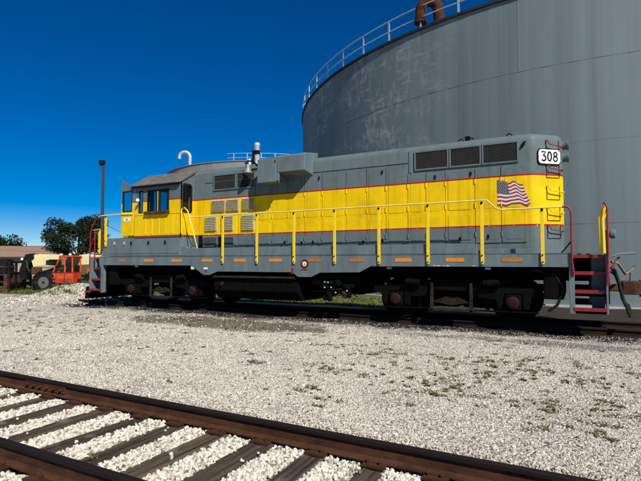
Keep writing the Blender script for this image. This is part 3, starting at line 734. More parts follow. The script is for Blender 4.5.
# end walls with the sloped roof line
def end_wall(x, holes, name):
    mb = MB(); t = .03
    # outline pieces: left of hole, right, above, below for one side window, mirrored
    for s in (-1, 1):
        y0, y1, z0, z1 = holes
        ys_ = [HW-.05, y0, y1, CY-.002]
        def zt(y): return EZ+(4.30-EZ)*min(1, max(0, (CY-y)/(CY-.80)))
        for a, b, lo, hi in ((ys_[0], ys_[1], CZ0, None), (ys_[2], ys_[3], CZ0, None), (ys_[1], ys_[2], CZ0, z0), (ys_[1], ys_[2], z1, None)):
            if hi is None: poly = [(s*a, lo), (s*b, lo), (s*b, zt(b)), (s*a, zt(a))]
            else: poly = [(s*a, lo), (s*b, lo), (s*b, hi), (s*a, hi)]
            mb.prism(poly, 'x', x-t, x+t)
    if x < -5:
        for z0_, z1_ in ((CZ0, 3.08), (3.84, 4.27)): mb.box(x-t, x+t, -(HW-.05), HW-.05, z0_, z1_)
        for y0_, y1_ in ((-.85, -.72), (-.05, .05), (.72, .85)): mb.box(x-t, x+t, y0_, y1_, 3.08, 3.84)
        for y0_, y1_ in ((-.72, -.05), (.05, .72)): MB().box(x-.004, x+.004, y0_, y1_, 3.08, 3.84).build('windshield', M['glass'], cab)
    else: mb.box(x-t, x+t, -(HW-.05), HW-.05, 4.0, 4.27)
    mb.build(name, M['paint'], cab)
end_wall(CX1-.03, (1.02, 1.40, 3.00, 3.80), 'cab_rear_wall')
end_wall(CX0+.03, (.98, 1.42, 2.30, 3.80), 'cab_front_wall')
pl = rrect(.44, .90, .10)
for s in (-1,):
    n = len(pl); mb = MB(); X = CX1+.012
    o_ = [(X, -1.43+a, 2.95+b) for a, b in pl]; inn = [(X, -1.43+.22+(a-.22)*.80, 2.95+.45+(b-.45)*.9) for a, b in pl]
    mb.add(o_+inn+[(X-.05, p[1], p[2]) for p in o_]+[(X-.05, p[1], p[2]) for p in inn], [(i, (i+1)%n, n+(i+1)%n, n+i) for i in range(n)]+[(i, 2*n+i, 2*n+(i+1)%n, (i+1)%n) for i in range(n)]+[(n+i, n+(i+1)%n, 3*n+(i+1)%n, 3*n+i) for i in range(n)])
    mb.build('rear_window_seal', M['rubber'], cab)
    MB().box(CX1-.03, CX1-.022, -1.41, -1.01, 3.00, 3.80).build('window_pane', M['glass'], cab)
    MB().box(CX1-.055, CX1-.04, -1.24, -1.19, 3.00, 3.80).build('window_bar', M['rubber'], cab)
# roof
rp = [(-1.60,3.84),(-1.60,3.88),(-1.56,3.915),(-.82,4.315),(-.4,4.335),(.4,4.335),(.82,4.315),(1.56,3.915),(1.60,3.88),(1.60,3.84),(1.5,3.87),(.80,4.26),(-.80,4.26),(-1.5,3.87)]
MB().prism(rp, 'x', CX0-.10, CX1+.04).build('cab_roof', M['cabroof'], cab, bevel=.01)
MB().box(CX0-.04, CX1-.02, -1.615, -1.535, 3.79, 3.845).build('rain_gutter', M['dark'], cab, bevel=.01)
MB().box(CX0+.05, CX1-.05, -1.4, 1.4, 2.24, 2.28).build('cab_floor', M['dark'], cab)
MB().box(-4.9, -4.4, -1.2, -.8, 2.28, 2.9).build('seat', M['dark'], cab, bevel=.04)
MB().box(-4.45, -4.36, -1.2, -.8, 2.8, 3.3).build('seat', M['dark'], cab, bevel=.04)
MB().box(-5.55, -5.1, -.9, .2, 2.28, 3.0).build('control_stand', M['dark'], cab, bevel=.03)
# small ribs and a ledge on the cab side
MB().box(CX0, CX1, -1.512, -1.49, 2.93, 2.95).build('cab_seam', M['paint'], cab)
for x in (-5.15,-4.85,-4.55,-4.25,-3.95): MB().box(x-.05, x+.05, -1.508, -1.49, 2.32, 2.86).build('cab_panel', M['paint'], cab, bevel=.006)
# front door standing open, slanted along the roof line
dr = empty('cab_door'); dr.parent = P
dx0, dx1 = -6.27, -5.70; dy = -1.5
def dbox(mb, x0, x1, z0, z1): mb.box(x0, x1, dy-.02, dy+.02, z0, z1)
mb = MB(); dbox(mb, dx0, dx1, 2.30, 3.08); dbox(mb, dx0, dx0+.07, 3.08, 3.72); dbox(mb, dx1-.07, dx1, 3.08, 3.72)
mb.prism([(dx0,3.72),(dx1,3.72),(dx1,3.81),(dx0,4.12)], 'y', dy-.02, dy+.02); mb.build('door_panel', M['paint'], dr)
mb = MB()
for x0, x1, z0, z1 in ((dx0+.05,dx0+.085,3.07,3.73),(dx1-.085,dx1-.05,3.07,3.73),(dx0+.05,dx1-.05,3.06,3.10),(dx0+.05,dx1-.05,3.70,3.74)): mb.box(x0, x1, dy-.03, dy+.03, z0, z1)
mb.build('door_seal', M['rubber'], dr, bevel=.01)
MB().box(dx0+.08, dx1-.08, dy-.004, dy+.004, 3.09, 3.71).build('door_glass', M['glass'], dr)
MB().box(dx0+.12, dx1-.12, dy-.026, dy-.02, 2.76, 2.88).build('notice_plate', M['white'], dr)
MB().box(dx0+.25, dx1-.25, dy-.029, dy-.026, 2.80, 2.84).build('notice_mark', M['red'], dr)
# low nose in front of the cab
loft([(-6.95,-.86),(-5.64,-.86),(-5.64,.86),(-6.95,.86)], [(1.6,0),(2.85,0),(2.93,.02),(2.98,.08),(3.0,.2)]).build('low_nose', M['paint'], P, smooth=40)
# battery box under the cab
bb = MB().prism([(-7.02,2.235),(-7.34,1.62),(-3.62,1.62),(-3.62,2.235)], 'y', -1.47, -.92).build('battery_box', M['grey'], P, bevel=.012)
for a, b in ((-6.95,-5.9),(-5.87,-4.8),(-4.77,-3.68)):
    lid = MB().box(a, b, -1.482, -1.46, 1.70, 2.19).build('box_lid', M['grey'], bb, bevel=.006)
for x in (-6.62,-6.15,-5.8,-5.0,-4.25):
    MB().box(x-.03, x+.03, -1.51, -1.48, 2.0, 2.10).build('lid_latch', M['silver'] if x < -6 else M['dark'], bb, bevel=.006)
MB().box(-3.62, -3.4, -1.45, -.92, 1.62, 1.9).build('cab_step', M['grey'], P, bevel=.01)
# grab rail at the rear corner of the cab
MB().tube([(-3.52,-1.46,3.06),(-3.44,-1.50,3.08),(-3.30,-1.50,2.98),(-3.05,-1.49,2.3),(-2.98,-1.46,2.0),(-2.98,-1.30,1.62)], .018, 8).build('cab_grab_rail', M['rail_y'], P, smooth=60)
MB().tube([(-3.50,-1.53,2.28),(-3.50,-1.56,2.35),(-3.50,-1.56,3.0),(-3.50,-1.53,3.05)], .016, 8).build('cab_grab_rail', M['yellow'], P, smooth=60)

# ---- frame
fr = empty('frame'); fr.parent = P
SB, ST = 1.315, 1.60
outline = [(-7.42,ST),(-7.42,SB),(-3.17,SB),(-2.66,1.03),(-2.42,1.03),(-2.12,1.14),(.50,1.14),(.67,1.02),(1.08,1.02),(1.34,1.14),(2.48,1.16),(2.80,SB),(7.27,SB),(7.27,ST)]
for s in (-1, 1):
    MB().prism(outline, 'y', s*1.465, s*1.435).build('side_sill', M['grey'], fr)
MB().box(-7.42, 7.27, -1.475, -1.43, ST, ST+.012).build('deck_edge', M['grey'], fr)
MB().box(-7.42, 7.27, -1.43, 1.43, ST-.05, ST).build('deck', M['grey'], fr)
MB().box(-7.9, 7.9, -.6, .6, 1.0, ST-.06).build('centre_sill', M['black'], fr)
MB().box(-7.2, 7.2, -1.38, 1.38, 1.30, 1.50).build('under_deck', M['black'], fr)
ii = [-3.5+k_ for k_ in range(11)]
for k_, i_ in enumerate(ii):
    x = (i_-1.55+.0)*1.235; wd = .21 if k_ not in (0,) else .16
    MB().box(x-wd, x+wd, -1.473, -1.46, 1.425, 1.515).build('reflector', M['orange_dull'] if k_ in (0, 6, 7, 10) else M['orange'], fr)
# round emblem, plates and stencils on the sill
ex, ez = .88, 1.37
em = MB().cyl((ex,-1.463,ez), (ex,-1.474,ez), .115, n=24).build('emblem', M['dark'], fr)
MB().cyl((ex,-1.474,ez), (ex,-1.477,ez), .085, n=24).build('emblem_ring', M['orange_dull'], em)
MB().cyl((ex,-1.477,ez), (ex,-1.480,ez), .058, n=20).build('emblem_disc', M['white'], em)
MB().prism([(ex-.03,ez-.035),(ex+.035,ez-.02),(ex+.01,ez+.03)], 'y', -1.480, -1.483).build('emblem_mark', M['orange_dull'], em)
MB().box(ex-.10, ex+.10, -1.472, -1.463, 1.20, 1.235).build('stencil_plate', M['red'], fr)
MB().box(ex-.42, ex-.36, -1.472, -1.463, 1.09, 1.26).build('stencil_plate', M['red'], fr)
MB().box(-2.66, -2.50, -1.472, -1.463, 1.20, 1.26).build('stencil_plate', M['white'], fr)
MB().box(-2.60, -2.52, -1.472, -1.463, 1.11, 1.17).build('stencil_plate', M['red'], fr)
MB().box(-3.18, -3.06, -1.46, -1.40, 1.19, 1.29).build('sill_lamp', M['white'], fr, bevel=.01)
for x in (-5.6, 3.27, 5.6): MB().box(x-.06, x+.06, -1.44, -1.36, 1.25, 1.33).build('sill_bracket', M['grey'], fr, bevel=.005)
for x, wd in ((4.40, .03), (4.50, .05), (4.62, .02), (4.71, .035), (5.3, .02)):
    MB().prism([(x-wd,1.325),(x+wd*.8,1.322),(x+wd,1.336),(x-wd*.4,1.342)], 'y', -1.468, -1.463).build('chipped_paint', M['white'], fr)
# ---- handrails and stanchions
def post(x, z1, z0=1.37, wd=.036, y=-1.49, m='yellow'):
    mb = MB(); mb.prism([(x-wd, z0+.04), (x-wd*.6, z0), (x+wd*.6, z0), (x+wd, z0+.04), (x+wd, z1-.05), (x+wd*.6, z1), (x-wd*.6, z1), (x-wd, z1-.05)], 'y', y-.018, y+.018)
    o = mb.build('stanchion', M[m], P, bevel=.005)
    b = MB()
    for zz_ in (z0+.05, z0+.20): b.cyl((x, y-.018, zz_), (x, y-.034, zz_), .017, n=8)
    b.cyl((x, y-.018, z1-.03), (x, y-.03, z1-.03), .03, n=8)
    b.build('bolt', M['dark'], o)
for k_ in range(7): post((k_-1.55)*1.235, 2.76)
post((7-1.55)*1.235, 2.55)
x6 = (6-1.55)*1.235
rl = [(-3.2,-1.5,2.80)]+[((k_-1.55)*1.235, -1.5, 2.785+.004*math.sin(k_*2)) for k_ in range(-1, 7)]+[(x6+.12,-1.5,2.78),(x6+.30,-1.5,2.60),(x6+.40,-1.5,2.56),((7-1.55)*1.235,-1.5,2.56),(7.12,-1.5,2.56)]
MB().tube(rl, .017, 8).build('handrail', M['rail_y'], P, smooth=60)
MB().tube([(7.12,-1.5,2.56),(7.22,-1.5,2.555),(7.27,-1.5,2.50),(7.28,-1.5,2.42),(7.28,-1.5,1.45),(7.31,-1.5,1.15)], .021, 8).build('handrail_end', M['red'], P, smooth=60)
# front end rails
MB().tube([(-5.70,-1.53,2.98),(-6.3,-1.54,3.0),(-7.30,-1.5,3.0),(-7.45,-1.5,2.98)], .020, 8).build('handrail', M['rail_y'], P, smooth=60)
post(-7.08, 2.98, 1.95, wd=.05); post(-7.40, 2.55, 1.7, wd=.045)
MB().tube([(-7.45,-1.5,2.98),(-7.62,-1.5,2.86),(-7.80,-1.5,2.62),(-7.86,-1.5,2.45),(-7.88,-1.5,1.2)], .021, 8).build('handrail_end', M['red'], P, smooth=60)
MB().tube([(-7.98,-1.3,2.55),(-7.40,-1.5,2.55)], .02, 8).build('handrail', M['rail_y'], P, smooth=60)
MB().tube([(-7.62,-1.5,2.50),(-7.62,-1.5,1.5)], .021, 8).build('handrail_end', M['red'], P, smooth=60)
MB().tube([(-7.62,-1.5,2.35),(-7.98,-1.5,1.75)], .018, 8).build('handrail_end', M['red'], P, smooth=60)
MB().tube([(-7.08,-1.5,2.7),(-6.3,-1.5,2.42)], .008, 5).build('safety_chain', M['dark'], P)
# ---- end platforms and stairs
def stairs(sx, name, near):
    g = empty('stairwell'); g.parent = P
    xa, xb = sx*7.27, sx*7.90; lo, hi = min(xa, xb), max(xa, xb)
    for s in (-1, 1):
        yo = s*1.47; yi = s*1.14
        y0, y1 = min(yo, yi), max(yo, yi)
        yq = s*1.30
        MB().prism([(yo, .36), (yq, .36), (yq, 1.6), (yo, 1.6)], 'x', xa-.018, xa+.018).build('stair_side', M['grey'], g, bevel=.004)
        MB().prism([(yo, .36), (yi, .36), (yi, 1.6), (yo, 1.6)], 'x', xb-.018, xb+.018).build('stair_side', M['grey'], g, bevel=.004)
        MB().box(xa-.05, xa+.05, min(yo,yo-s*.03)-(.004 if s<0 else 0), max(yo,yo-s*.03)+(.004 if s>0 else 0), .35, 1.31).build('stair_stile', M['grey'], g, bevel=.006)
        for k_, z in enumerate((.44, .80, 1.18, 1.53)):
            yk = yo - s*.07*k_
            a, b = min(yk, yk-s*.26), max(yk, yk-s*.26)
            t_ = MB().box(lo+.02, hi-.02, a+.004, b-.004, z, z+.025).build('step', M['black'], g)
            yr = yk-s*.25
            MB().box(lo+.02, hi-.02, min(yr, yr+s*.012), max(yr, yr+s*.012), z-.10, z-.003).build('riser', M['black'], g)
            MB().box(lo+.02, hi-.02, (yk-.012) if s < 0 else yk-.004, (yk+.004) if s < 0 else yk+.012, z-.03, z+.045).build('step_edge', M['red'], g, bevel=.004)
        MB().box((hi-.27) if sx > 0 else lo+.03, (hi-.03) if sx > 0 else lo+.27, min(yi, yi-s*.02), max(yi, yi-s*.02), .40, 1.5).build('stair_back', M['grey'], g)
    MB().box(min(sx*7.27,sx*7.95), max(sx*7.27,sx*7.95), -1.0, 1.0, 1.555, 1.605).build('end_platform', M['grey'], g)
    MB().box(min(sx*7.86,sx*7.96), max(sx*7.86,sx*7.96), -1.1, 1.1, .55, 1.555).build('pilot_plate', M['black'], g)
    return g
stairs(1, 'r', True); stairs(-1, 'l', True)
for sx in (-1, 1):
    MB().box(min(sx*6.72, sx*7.12), max(sx*6.72, sx*7.12), -1.32, 1.32, .62, 1.29).build('sand_box', M['black'], P, bevel=.03)
# front pilot (plough) low at the left end
MB().prism([(-1.5,.12),(1.5,.12),(1.45,.55),(-1.45,.55)], 'x', -8.12, -8.02).build('pilot', M['black'], P, bevel=.02)
MB().box(-8.14, -7.86, -1.5, -1.42, .33, .40).build('pilot_step', M['red'], P, bevel=.01)
# right end rails, lever, coupler, hoses
MB().tube([(7.90,-1.5,.95),(7.93,-1.5,1.6),(7.93,-1.49,2.5),(7.91,-1.48,2.58),(7.87,-1.46,2.60)], .021, 8).build('handrail_end', M['red'], P, smooth=60)
for y, x, z1 in ((-1.40, 7.80, 2.50), (-1.32, 7.86, 2.56), (-1.22, 7.88, 2.45)):
    MB().tube([(x,y,1.6),(x-.01,y,2.3),(x+.03,y,z1-.06),(x+.06,y,z1)], .024, 8).build('handrail', M['yellow'], P, smooth=60)
cp = MB(); cp.box(7.92, 8.30, -.10, .10, .76, .92)
cp.prism([(8.25,-.16),(8.48,-.20),(8.66,-.17),(8.70,-.06),(8.58,-.02),(8.56,.06),(8.66,.16),(8.58,.22),(8.40,.18),(8.25,.14)], 'z', .70, 1.0)
coup = cp.build('coupler', M['rust'], P, bevel=.02)
MB().cyl((8.60,-.12,.66), (8.60,-.12,1.03), .035, n=10).build('knuckle_pin', M['rust'], coup)
cp = MB(); cp.box(-8.30, -7.92, -.10, .10, .76, .92); cp.prism([(-8.25,-.16),(-8.25,.14),(-8.40,.18),(-8.58,.22),(-8.66,.16),(-8.56,.06),(-8.58,-.02),(-8.70,-.06),(-8.66,-.17),(-8.48,-.20)], 'z', .70, 1.0); cp.build('coupler', M['rust'], P, bevel=.02)
MB().tube([(7.98,-1.35,1.52),(8.1,-1.35,1.58),(8.34,-1.15,1.60),(8.42,-1.0,1.60)], .022, 8).build('cut_lever', M['grey'], P, smooth=60)
MB().tube([(8.0,-1.3,1.28),(8.06,-1.25,1.44),(8.14,-1.2,1.52)], .02, 8).build('cut_lever', M['red'], P, smooth=60)
MB().tube([(8.02,-.8,1.42),(8.14,-.7,1.40),(8.30,-.35,1.16),(8.36,-.2,1.18),(8.50,-.15,1.32)], .028, 8).build('lift_rod', M['palerod'], P, smooth=60)
MB().tube([(8.40,-.16,.95),(8.42,-.16,1.2),(8.5,-.16,1.34)], .024, 8).build('lift_rod', M['palerod'], P, smooth=60)
for y, x, d in ((-.95, 8.0, 0), (-.82, 8.02, .05), (-.62, 8.02, .02), (-.45, 8.02, .1)):
    MB().tube([(x,y,1.32-d),(x+.08,y,1.24-d),(x+.14,y-.02,.95),(x+.2,y-.04,.62),(x+.30,y-.06,.36+d)], .026, 8).build('air_hose', M['rubber'], P, smooth=60)
    MB().cyl((x+.28,y-.06,.42+d), (x+.33,y-.07,.29+d), .04, n=10).build('hose_coupling', M['dust'], P)
MB().lathe([(0,.08),(.06,.08),(.07,.10),(.14,.10),(.16,.07)], (7.96,-.75,2.02), (1,-.15,0), 14).build('marker_socket', M['grey'], P, smooth=40)
MB().box(7.90,7.98,-.85,-.65,1.6,2.1).build('socket_bracket', M['dust'], P, bevel=.01)
MB().tube([(6.5,-1.25,1.25),(6.95,-1.3,1.15),(7.12,-1.32,.85),(6.98,-1.32,.5),(6.8,-1.3,.36)], .03, 8).build('sand_hose', M['rubber'], P, smooth=60)
MB().tube([(7.0,-1.42,1.5),(7.2,-1.47,1.75),(7.28,-1.48,1.86)], .016, 6).build('hose', M['rubber'], P, smooth=60)

# ---- trucks
def make_truck(xc):
    t = empty('truck', (xc, 0, 0)); t.parent = P
    for s in (-1, 1):
        out = [(-2.0,.70),(-1.93,.84),(-1.1,.90),(-.80,1.0),(.80,1.0),(1.1,.90),(1.93,.84),(2.0,.70),(1.74,.62),(1.70,.36),(1.58,.36),(1.56,.70),(1.18,.70),(1.16,.36),(1.04,.36),(1.0,.56),(.62,.60),(.55,.74),(-.55,.74),(-.62,.60),(-1.0,.56),(-1.04,.36),(-1.16,.36),(-1.18,.70),(-1.56,.70),(-1.58,.36),(-1.70,.36),(-1.74,.62)]
        MB().prism(out, 'y', s*1.02, s*1.15).build('side_frame', M['black'], t, bevel=.012)
        for ax in (-1.37, 1.37):
            mb = MB(); mb.box(ax-.17, ax+.17, min(s*1.0, s*1.20), max(s*1.0, s*1.20), .34, .68)
            j = mb.build('journal_box', M['black'], t, bevel=.03)
            mb = MB(); mb.lathe([(0,.14),(.04,.14),(.055,.12),(.06,.07),(.066,.07),(.07,.0)], (ax, s*1.20, .508), (0,s,0), 16)
            for q in range(6):
                a_ = R(60*q); mb.cyl((ax+.09*math.cos(a_), s*1.24, .508+.09*math.sin(a_)), (ax+.09*math.cos(a_), s*1.265, .508+.09*math.sin(a_)), .013, n=6)
            mb.build('journal_cover', M['journal'], t, smooth=40)
            mb = MB()
            for dx in (-.36, .36):
                pts = [(ax+dx+.055*math.cos(q*.9), s*1.08+.055*math.sin(q*.9), .58+.0065*q) for q in range(34)]; mb.tube(pts, .014, 5)
            mb.build('coil_spring', M['black'], t)
            mb = MB(); mb.cyl((ax-.62*np.sign(ax), s*1.20, .92), (ax-.28*np.sign(ax), s*1.20, .96), .10, n=14); mb.cyl((ax-.28*np.sign(ax), s*1.20, .96), (ax-.05*np.sign(ax), s*1.20, .98), .03, n=8); mb.build('brake_cylinder', M['black'], t, smooth=40)
            mb = MB(); mb.prism([(ax-.62,.30),(ax-.54,.30),(ax-.50,.62),(ax-.55,.80),(ax-.62,.80)] if ax > 0 else [(ax+.54,.30),(ax+.62,.30),(ax+.62,.80),(ax+.55,.80),(ax+.50,.62)], 'y', s*.98-.03, s*.98+.03); mb.build('brake_hanger', M['black'], t)
        for q, hx in enumerate((-.46, .46)):
            mb = MB(); mb.prism([(hx-.045,.24),(hx+.045,.24),(hx+.03,.92),(hx-.03,.92)], 'y', s*1.17, s*1.22); mb.build('swing_hanger', M['dust'], t, bevel=.01)
        mb = MB()
        for q in range(6):
            hl = .40-.05*q
            mb.prism([(-hl,.44+.026*q+.03*(1-q/6)), (0,.40+.026*q), (hl,.44+.026*q+.03*(1-q/6)), (hl,.463+.026*q+.03*(1-q/6)), (0,.423+.026*q), (-hl,.463+.026*q+.03*(1-q/6))], 'y', s*1.10, s*1.20)
        mb.build('leaf_spring', M['dust'], t)
        MB().box(-.52, .52, min(s*1.08,s*1.22), max(s*1.08,s*1.22), .25, .31).build('spring_plank', M['dust'], t, bevel=.01)
        MB().tube([(-1.9,s*1.19,.30),(1.9,s*1.19,.30)], .02, 6).build('brake_rod', M['black'], t)
    for ax in (-1.37, 1.37):
        for s in (-1, 1):
            prof = [(-.065,.10),(-.065,.20),(-.04,.22),(-.035,.42),(-.06,.44),(-.065,.508),(.05,.512),(.055,.535),(.085,.53),(.085,.44),(.045,.42),(.04,.22),(.085,.2),(.085,.10)]
            MB().lathe([(h*-s, r) for h, r in prof], (ax, s*.76, .508), (0,1,0), 32).build('wheel', M['black'], t, smooth=35)
        MB().cyl((ax,-1.1,.508), (ax,1.1,.508), .09, n=14).build('axle', M['black'], t)
        MB().box(ax-.9*np.sign(ax)-.35, ax-.9*np.sign(ax)+.55, -.55, .55, .30, .85).build('traction_motor', M['black'], t, bevel=.08)
    MB().box(-.35, .35, -1.0, 1.0, .72, .98).build('bolster', M['black'], t, bevel=.03)
    return t
make_truck(-4.72); make_truck(4.72)
# ---- fuel tank, reservoirs, brake gear between the trucks
MB().prism([(-1.36,.58),(-1.36,1.10),(1.36,1.10),(1.36,.58),(1.15,.33),(-1.15,.33)], 'x', -2.35, .62).build('fuel_tank', M['black'], P, bevel=.03)
MB().cyl((-2.3,-1.42,.98), (.55,-1.42,.98), .035, n=10).build('pipe', M['dust'], P)
MB().cyl((-2.0,-1.39,.78), (-2.0,-1.42,.78), .07, n=14).build('fuel_filler', M['dust'], P)
for s in (-1, 1):
    MB().lathe([(0,.0),(.02,.12),(.06,.17),(1.5,.17),(1.54,.12),(1.56,0)], (.85, s*1.05, .95), (1,0,0), 18).build('air_reservoir', M['black'], P, smooth=40)
vg = empty('brake_valve_rack'); vg.parent = P
for k_ in range(14):
    x = random.uniform(.95, 2.2); z = random.uniform(.42, .9); q = random.uniform(.05, .10)
    if k_ % 2: MB().lathe([(0,q*.7),(.03,q),(.12,q),(.14,q*.6)], (x, -1.22, z), (0,-1,0), 10).build('valve_body', M['black'] if k_ % 3 else M['dust'], vg, smooth=40)
    else: MB().box(x-q, x+q, -1.34, -1.16, z-q*.8, z+q*.8).build('valve_body', M['black'], vg, bevel=.015)
for k_ in range(8):
    x = random.uniform(.9, 1.6); z = random.uniform(.45, .95)
    MB().tube([(x,-1.28,z),(x+random.uniform(.2,.5),-1.3,z+random.uniform(-.05,.05)),(x+random.uniform(.55,.8),-1.26,z+random.uniform(-.25,.2))], .014, 6).build('pipe', M['dust'] if k_ % 2 else M['black'], vg)
for k_ in range(6):
    x = random.uniform(1.0, 2.2); z = random.uniform(.45, .9); MB().cyl((x,-1.35,z), (x,-1.37,z), .022, n=8).build('valve_cap', M['silver'], vg)
MB().box(.9, 2.3, -.9, .9, .55, 1.0).build('equipment_box', M['black'], P, bevel=.03)
MB().box(-3.3,-2.5,-.7,.7,.6,1.0).build('equipment_box', M['black'], P, bevel=.03)

# the body above the lower stripe stands a little taller than first measured
seen_ = set()
for o in LOCO.children_recursive:
    if o.type == 'MESH' and o.data.name not in seen_:
        seen_.add(o.data.name)
        for v in o.data.vertices:
            if v.co.z > 2.25: v.co.z = 2.25+(v.co.z-2.25)*1.05
# ------------------------------------------------------------------ storage tank behind
def plate(Rr, a0, a1, z0, z1, th, seg=14):
    mb = MB(); vv = []
    for r in (Rr+th, Rr):
        for z in (z0, z1):
            for i in range(seg+1):
                t = a0+(a1-a0)*i/seg; vv.append((r*math.cos(t), r*math.sin(t), z))
    n = seg+1; fs = []
    for i in range(seg): fs += [(i, i+1, n+i+1, n+i), (2*n+i+1, 2*n+i, 3*n+i, 3*n+i+1), (n+i, n+i+1, 3*n+i+1, 3*n+i), (i+1, i, 2*n+i, 2*n+i+1)]
    fs += [(0, n, 3*n, 2*n), (seg, 2*n+seg, 3*n+seg, n+seg)]
    return mb.add(vv, fs)
def make_tank(loc, Rr, course, ncourse, nplate, ma, label, off, posts, gap=.0003, rimh=.11, rimm='rimdark', rz=(.62, 1.16)):
    t = empty('storage_tank', loc); tag(t, label, 'tank')
    H = course*ncourse
    MB().lathe([(0,Rr-.02),(H-.01,Rr-.02),(H+.9,.5)], (0,0,0), (0,0,1), 160).build('shell', ma, t, smooth=30)
    for c in range(ncourse):
        for j in range(nplate):
            a0 = 2*math.pi*(j+off[c])/nplate; a1 = a0+2*math.pi/nplate
            plate(Rr-.02, a0+gap, a1-gap, c*course+(.007 if c else 0), (c+1)*course, .02+.006*((ncourse-c)%2)).build('shell_plate', ma, t, smooth=25)
    # top kerb angle
    plate(Rr-.01, 0, 2*math.pi, H-.02, H+rimh, .10, 160).build('rim_angle', M[rimm], t)
    MB().lathe([(-.35,Rr+.25),(.06,Rr+.25),(.06,Rr-.1)], (0,0,0), (0,0,1), 120).build('foundation_ring', M['concrete'], t, smooth=30)
    if posts:
        a_lo, a_hi, npst = posts; rr = Rr-.02
        for z in (H+rz[0], H+rz[1]):
            MB().tube([(rr*math.cos(a_lo+(a_hi-a_lo)*i/160), rr*math.sin(a_lo+(a_hi-a_lo)*i/160), z) for i in range(161)], .03, 6).build('guard_rail', M['rail_galv'], t)
        pm_ = None
        for i in range(npst):
            a = a_lo+(a_hi-a_lo)*(i+.5)/npst
            if pm_ is None:
                o = MB().box(-.045, .045, -.02, .02, H+.1, H+rz[1]+.02).build('rail_post', M['rail_galv'], t, bevel=.005); pm_ = o.data
            else:
                o = bpy.data.objects.new('rail_post', pm_); COL.objects.link(o); o.parent = t
            o.location = (rr*math.cos(a), rr*math.sin(a), 0); o.rotation_euler = (0, 0, a+math.pi/2)
    return t
TANK = (7.79, 29.65, -.10); TR = 21.6; TCOUR = 3.16
def tank_angle(px):
    d = (at(px, 240, 1)-CAM); d = Vector((d.x, d.y)).normalized(); o = Vector((CAM.x-TANK[0], CAM.y-TANK[1])); b_ = o.dot(d)
    q = o+d*(-b_-math.sqrt(b_*b_-o.dot(o)+TR*TR)); return math.atan2(q.y, q.x)/(2*math.pi)*10
big = make_tank(TANK, TR, TCOUR, 4, 10, M['tank'], 'huge grey storage tank with streaked paint towering behind the locomotive', [.15, tank_angle(560), tank_angle(380), tank_angle(521)], (R(100), R(440), 66))
# rusty inverted U vent at the rim
pv = at(431, 18, 22.4); b = Vector((pv.x-TANK[0], pv.y-TANK[1], 0)); ang = math.atan2(b.y, b.x); rad = TR-.75
bx_, by_ = rad*math.cos(ang), rad*math.sin(ang); Ht = TCOUR*4
tx, ty = -math.cos(R(YAW)), -math.sin(R(YAW))
pts = [(bx_+.08, by_, Ht-.1), (bx_+.02, by_, Ht+.7)]+[(bx_+tx*(.42-.42*math.cos(R(q))), by_+ty*(.42-.42*math.cos(R(q))), Ht+1.0+.5*math.sin(R(q))) for q in range(0, 181, 15)]+[(bx_+tx*.86, by_+ty*.86, Ht+.50)]
MB().tube(pts, .26, 16).build('rusty_vent', M['vent_rust'], big, smooth=50)
MB().cyl((pts[-1][0], pts[-1][1], Ht+.52), (pts[-1][0], pts[-1][1], Ht+.40), .30, n=16).build('vent_flange', M['vent_rust'], big)
T2 = (-27.2, 37.7, -.3)
t2 = make_tank(T2, 12.0, 3.06, 4, 8, M['tank2'], 'farther grey storage tank with gooseneck vent rising behind the cab', [.1,.6,.3,.8], (R(-75), R(20), 14), rimh=.06, rimm='tank2', rz=(.35,.8))
pv = at(190, 163, 56); gx0, gy0 = pv.x-T2[0], pv.y-T2[1]; Ht = 12.24
Ht += .7
pts = [(gx0, gy0, Ht-.9), (gx0, gy0, Ht+1.1)]+[(gx0+tx*(.62-.62*math.cos(R(q))), gy0+ty*(.62-.62*math.cos(R(q))), Ht+1.15+.62*math.sin(R(q))) for q in range(0, 181, 15)]+[(gx0+tx*1.24, gy0+ty*1.24, Ht+.95)]
MB().tube(pts, .20, 14).build('gooseneck_vent', M['silver'], t2, smooth=50)

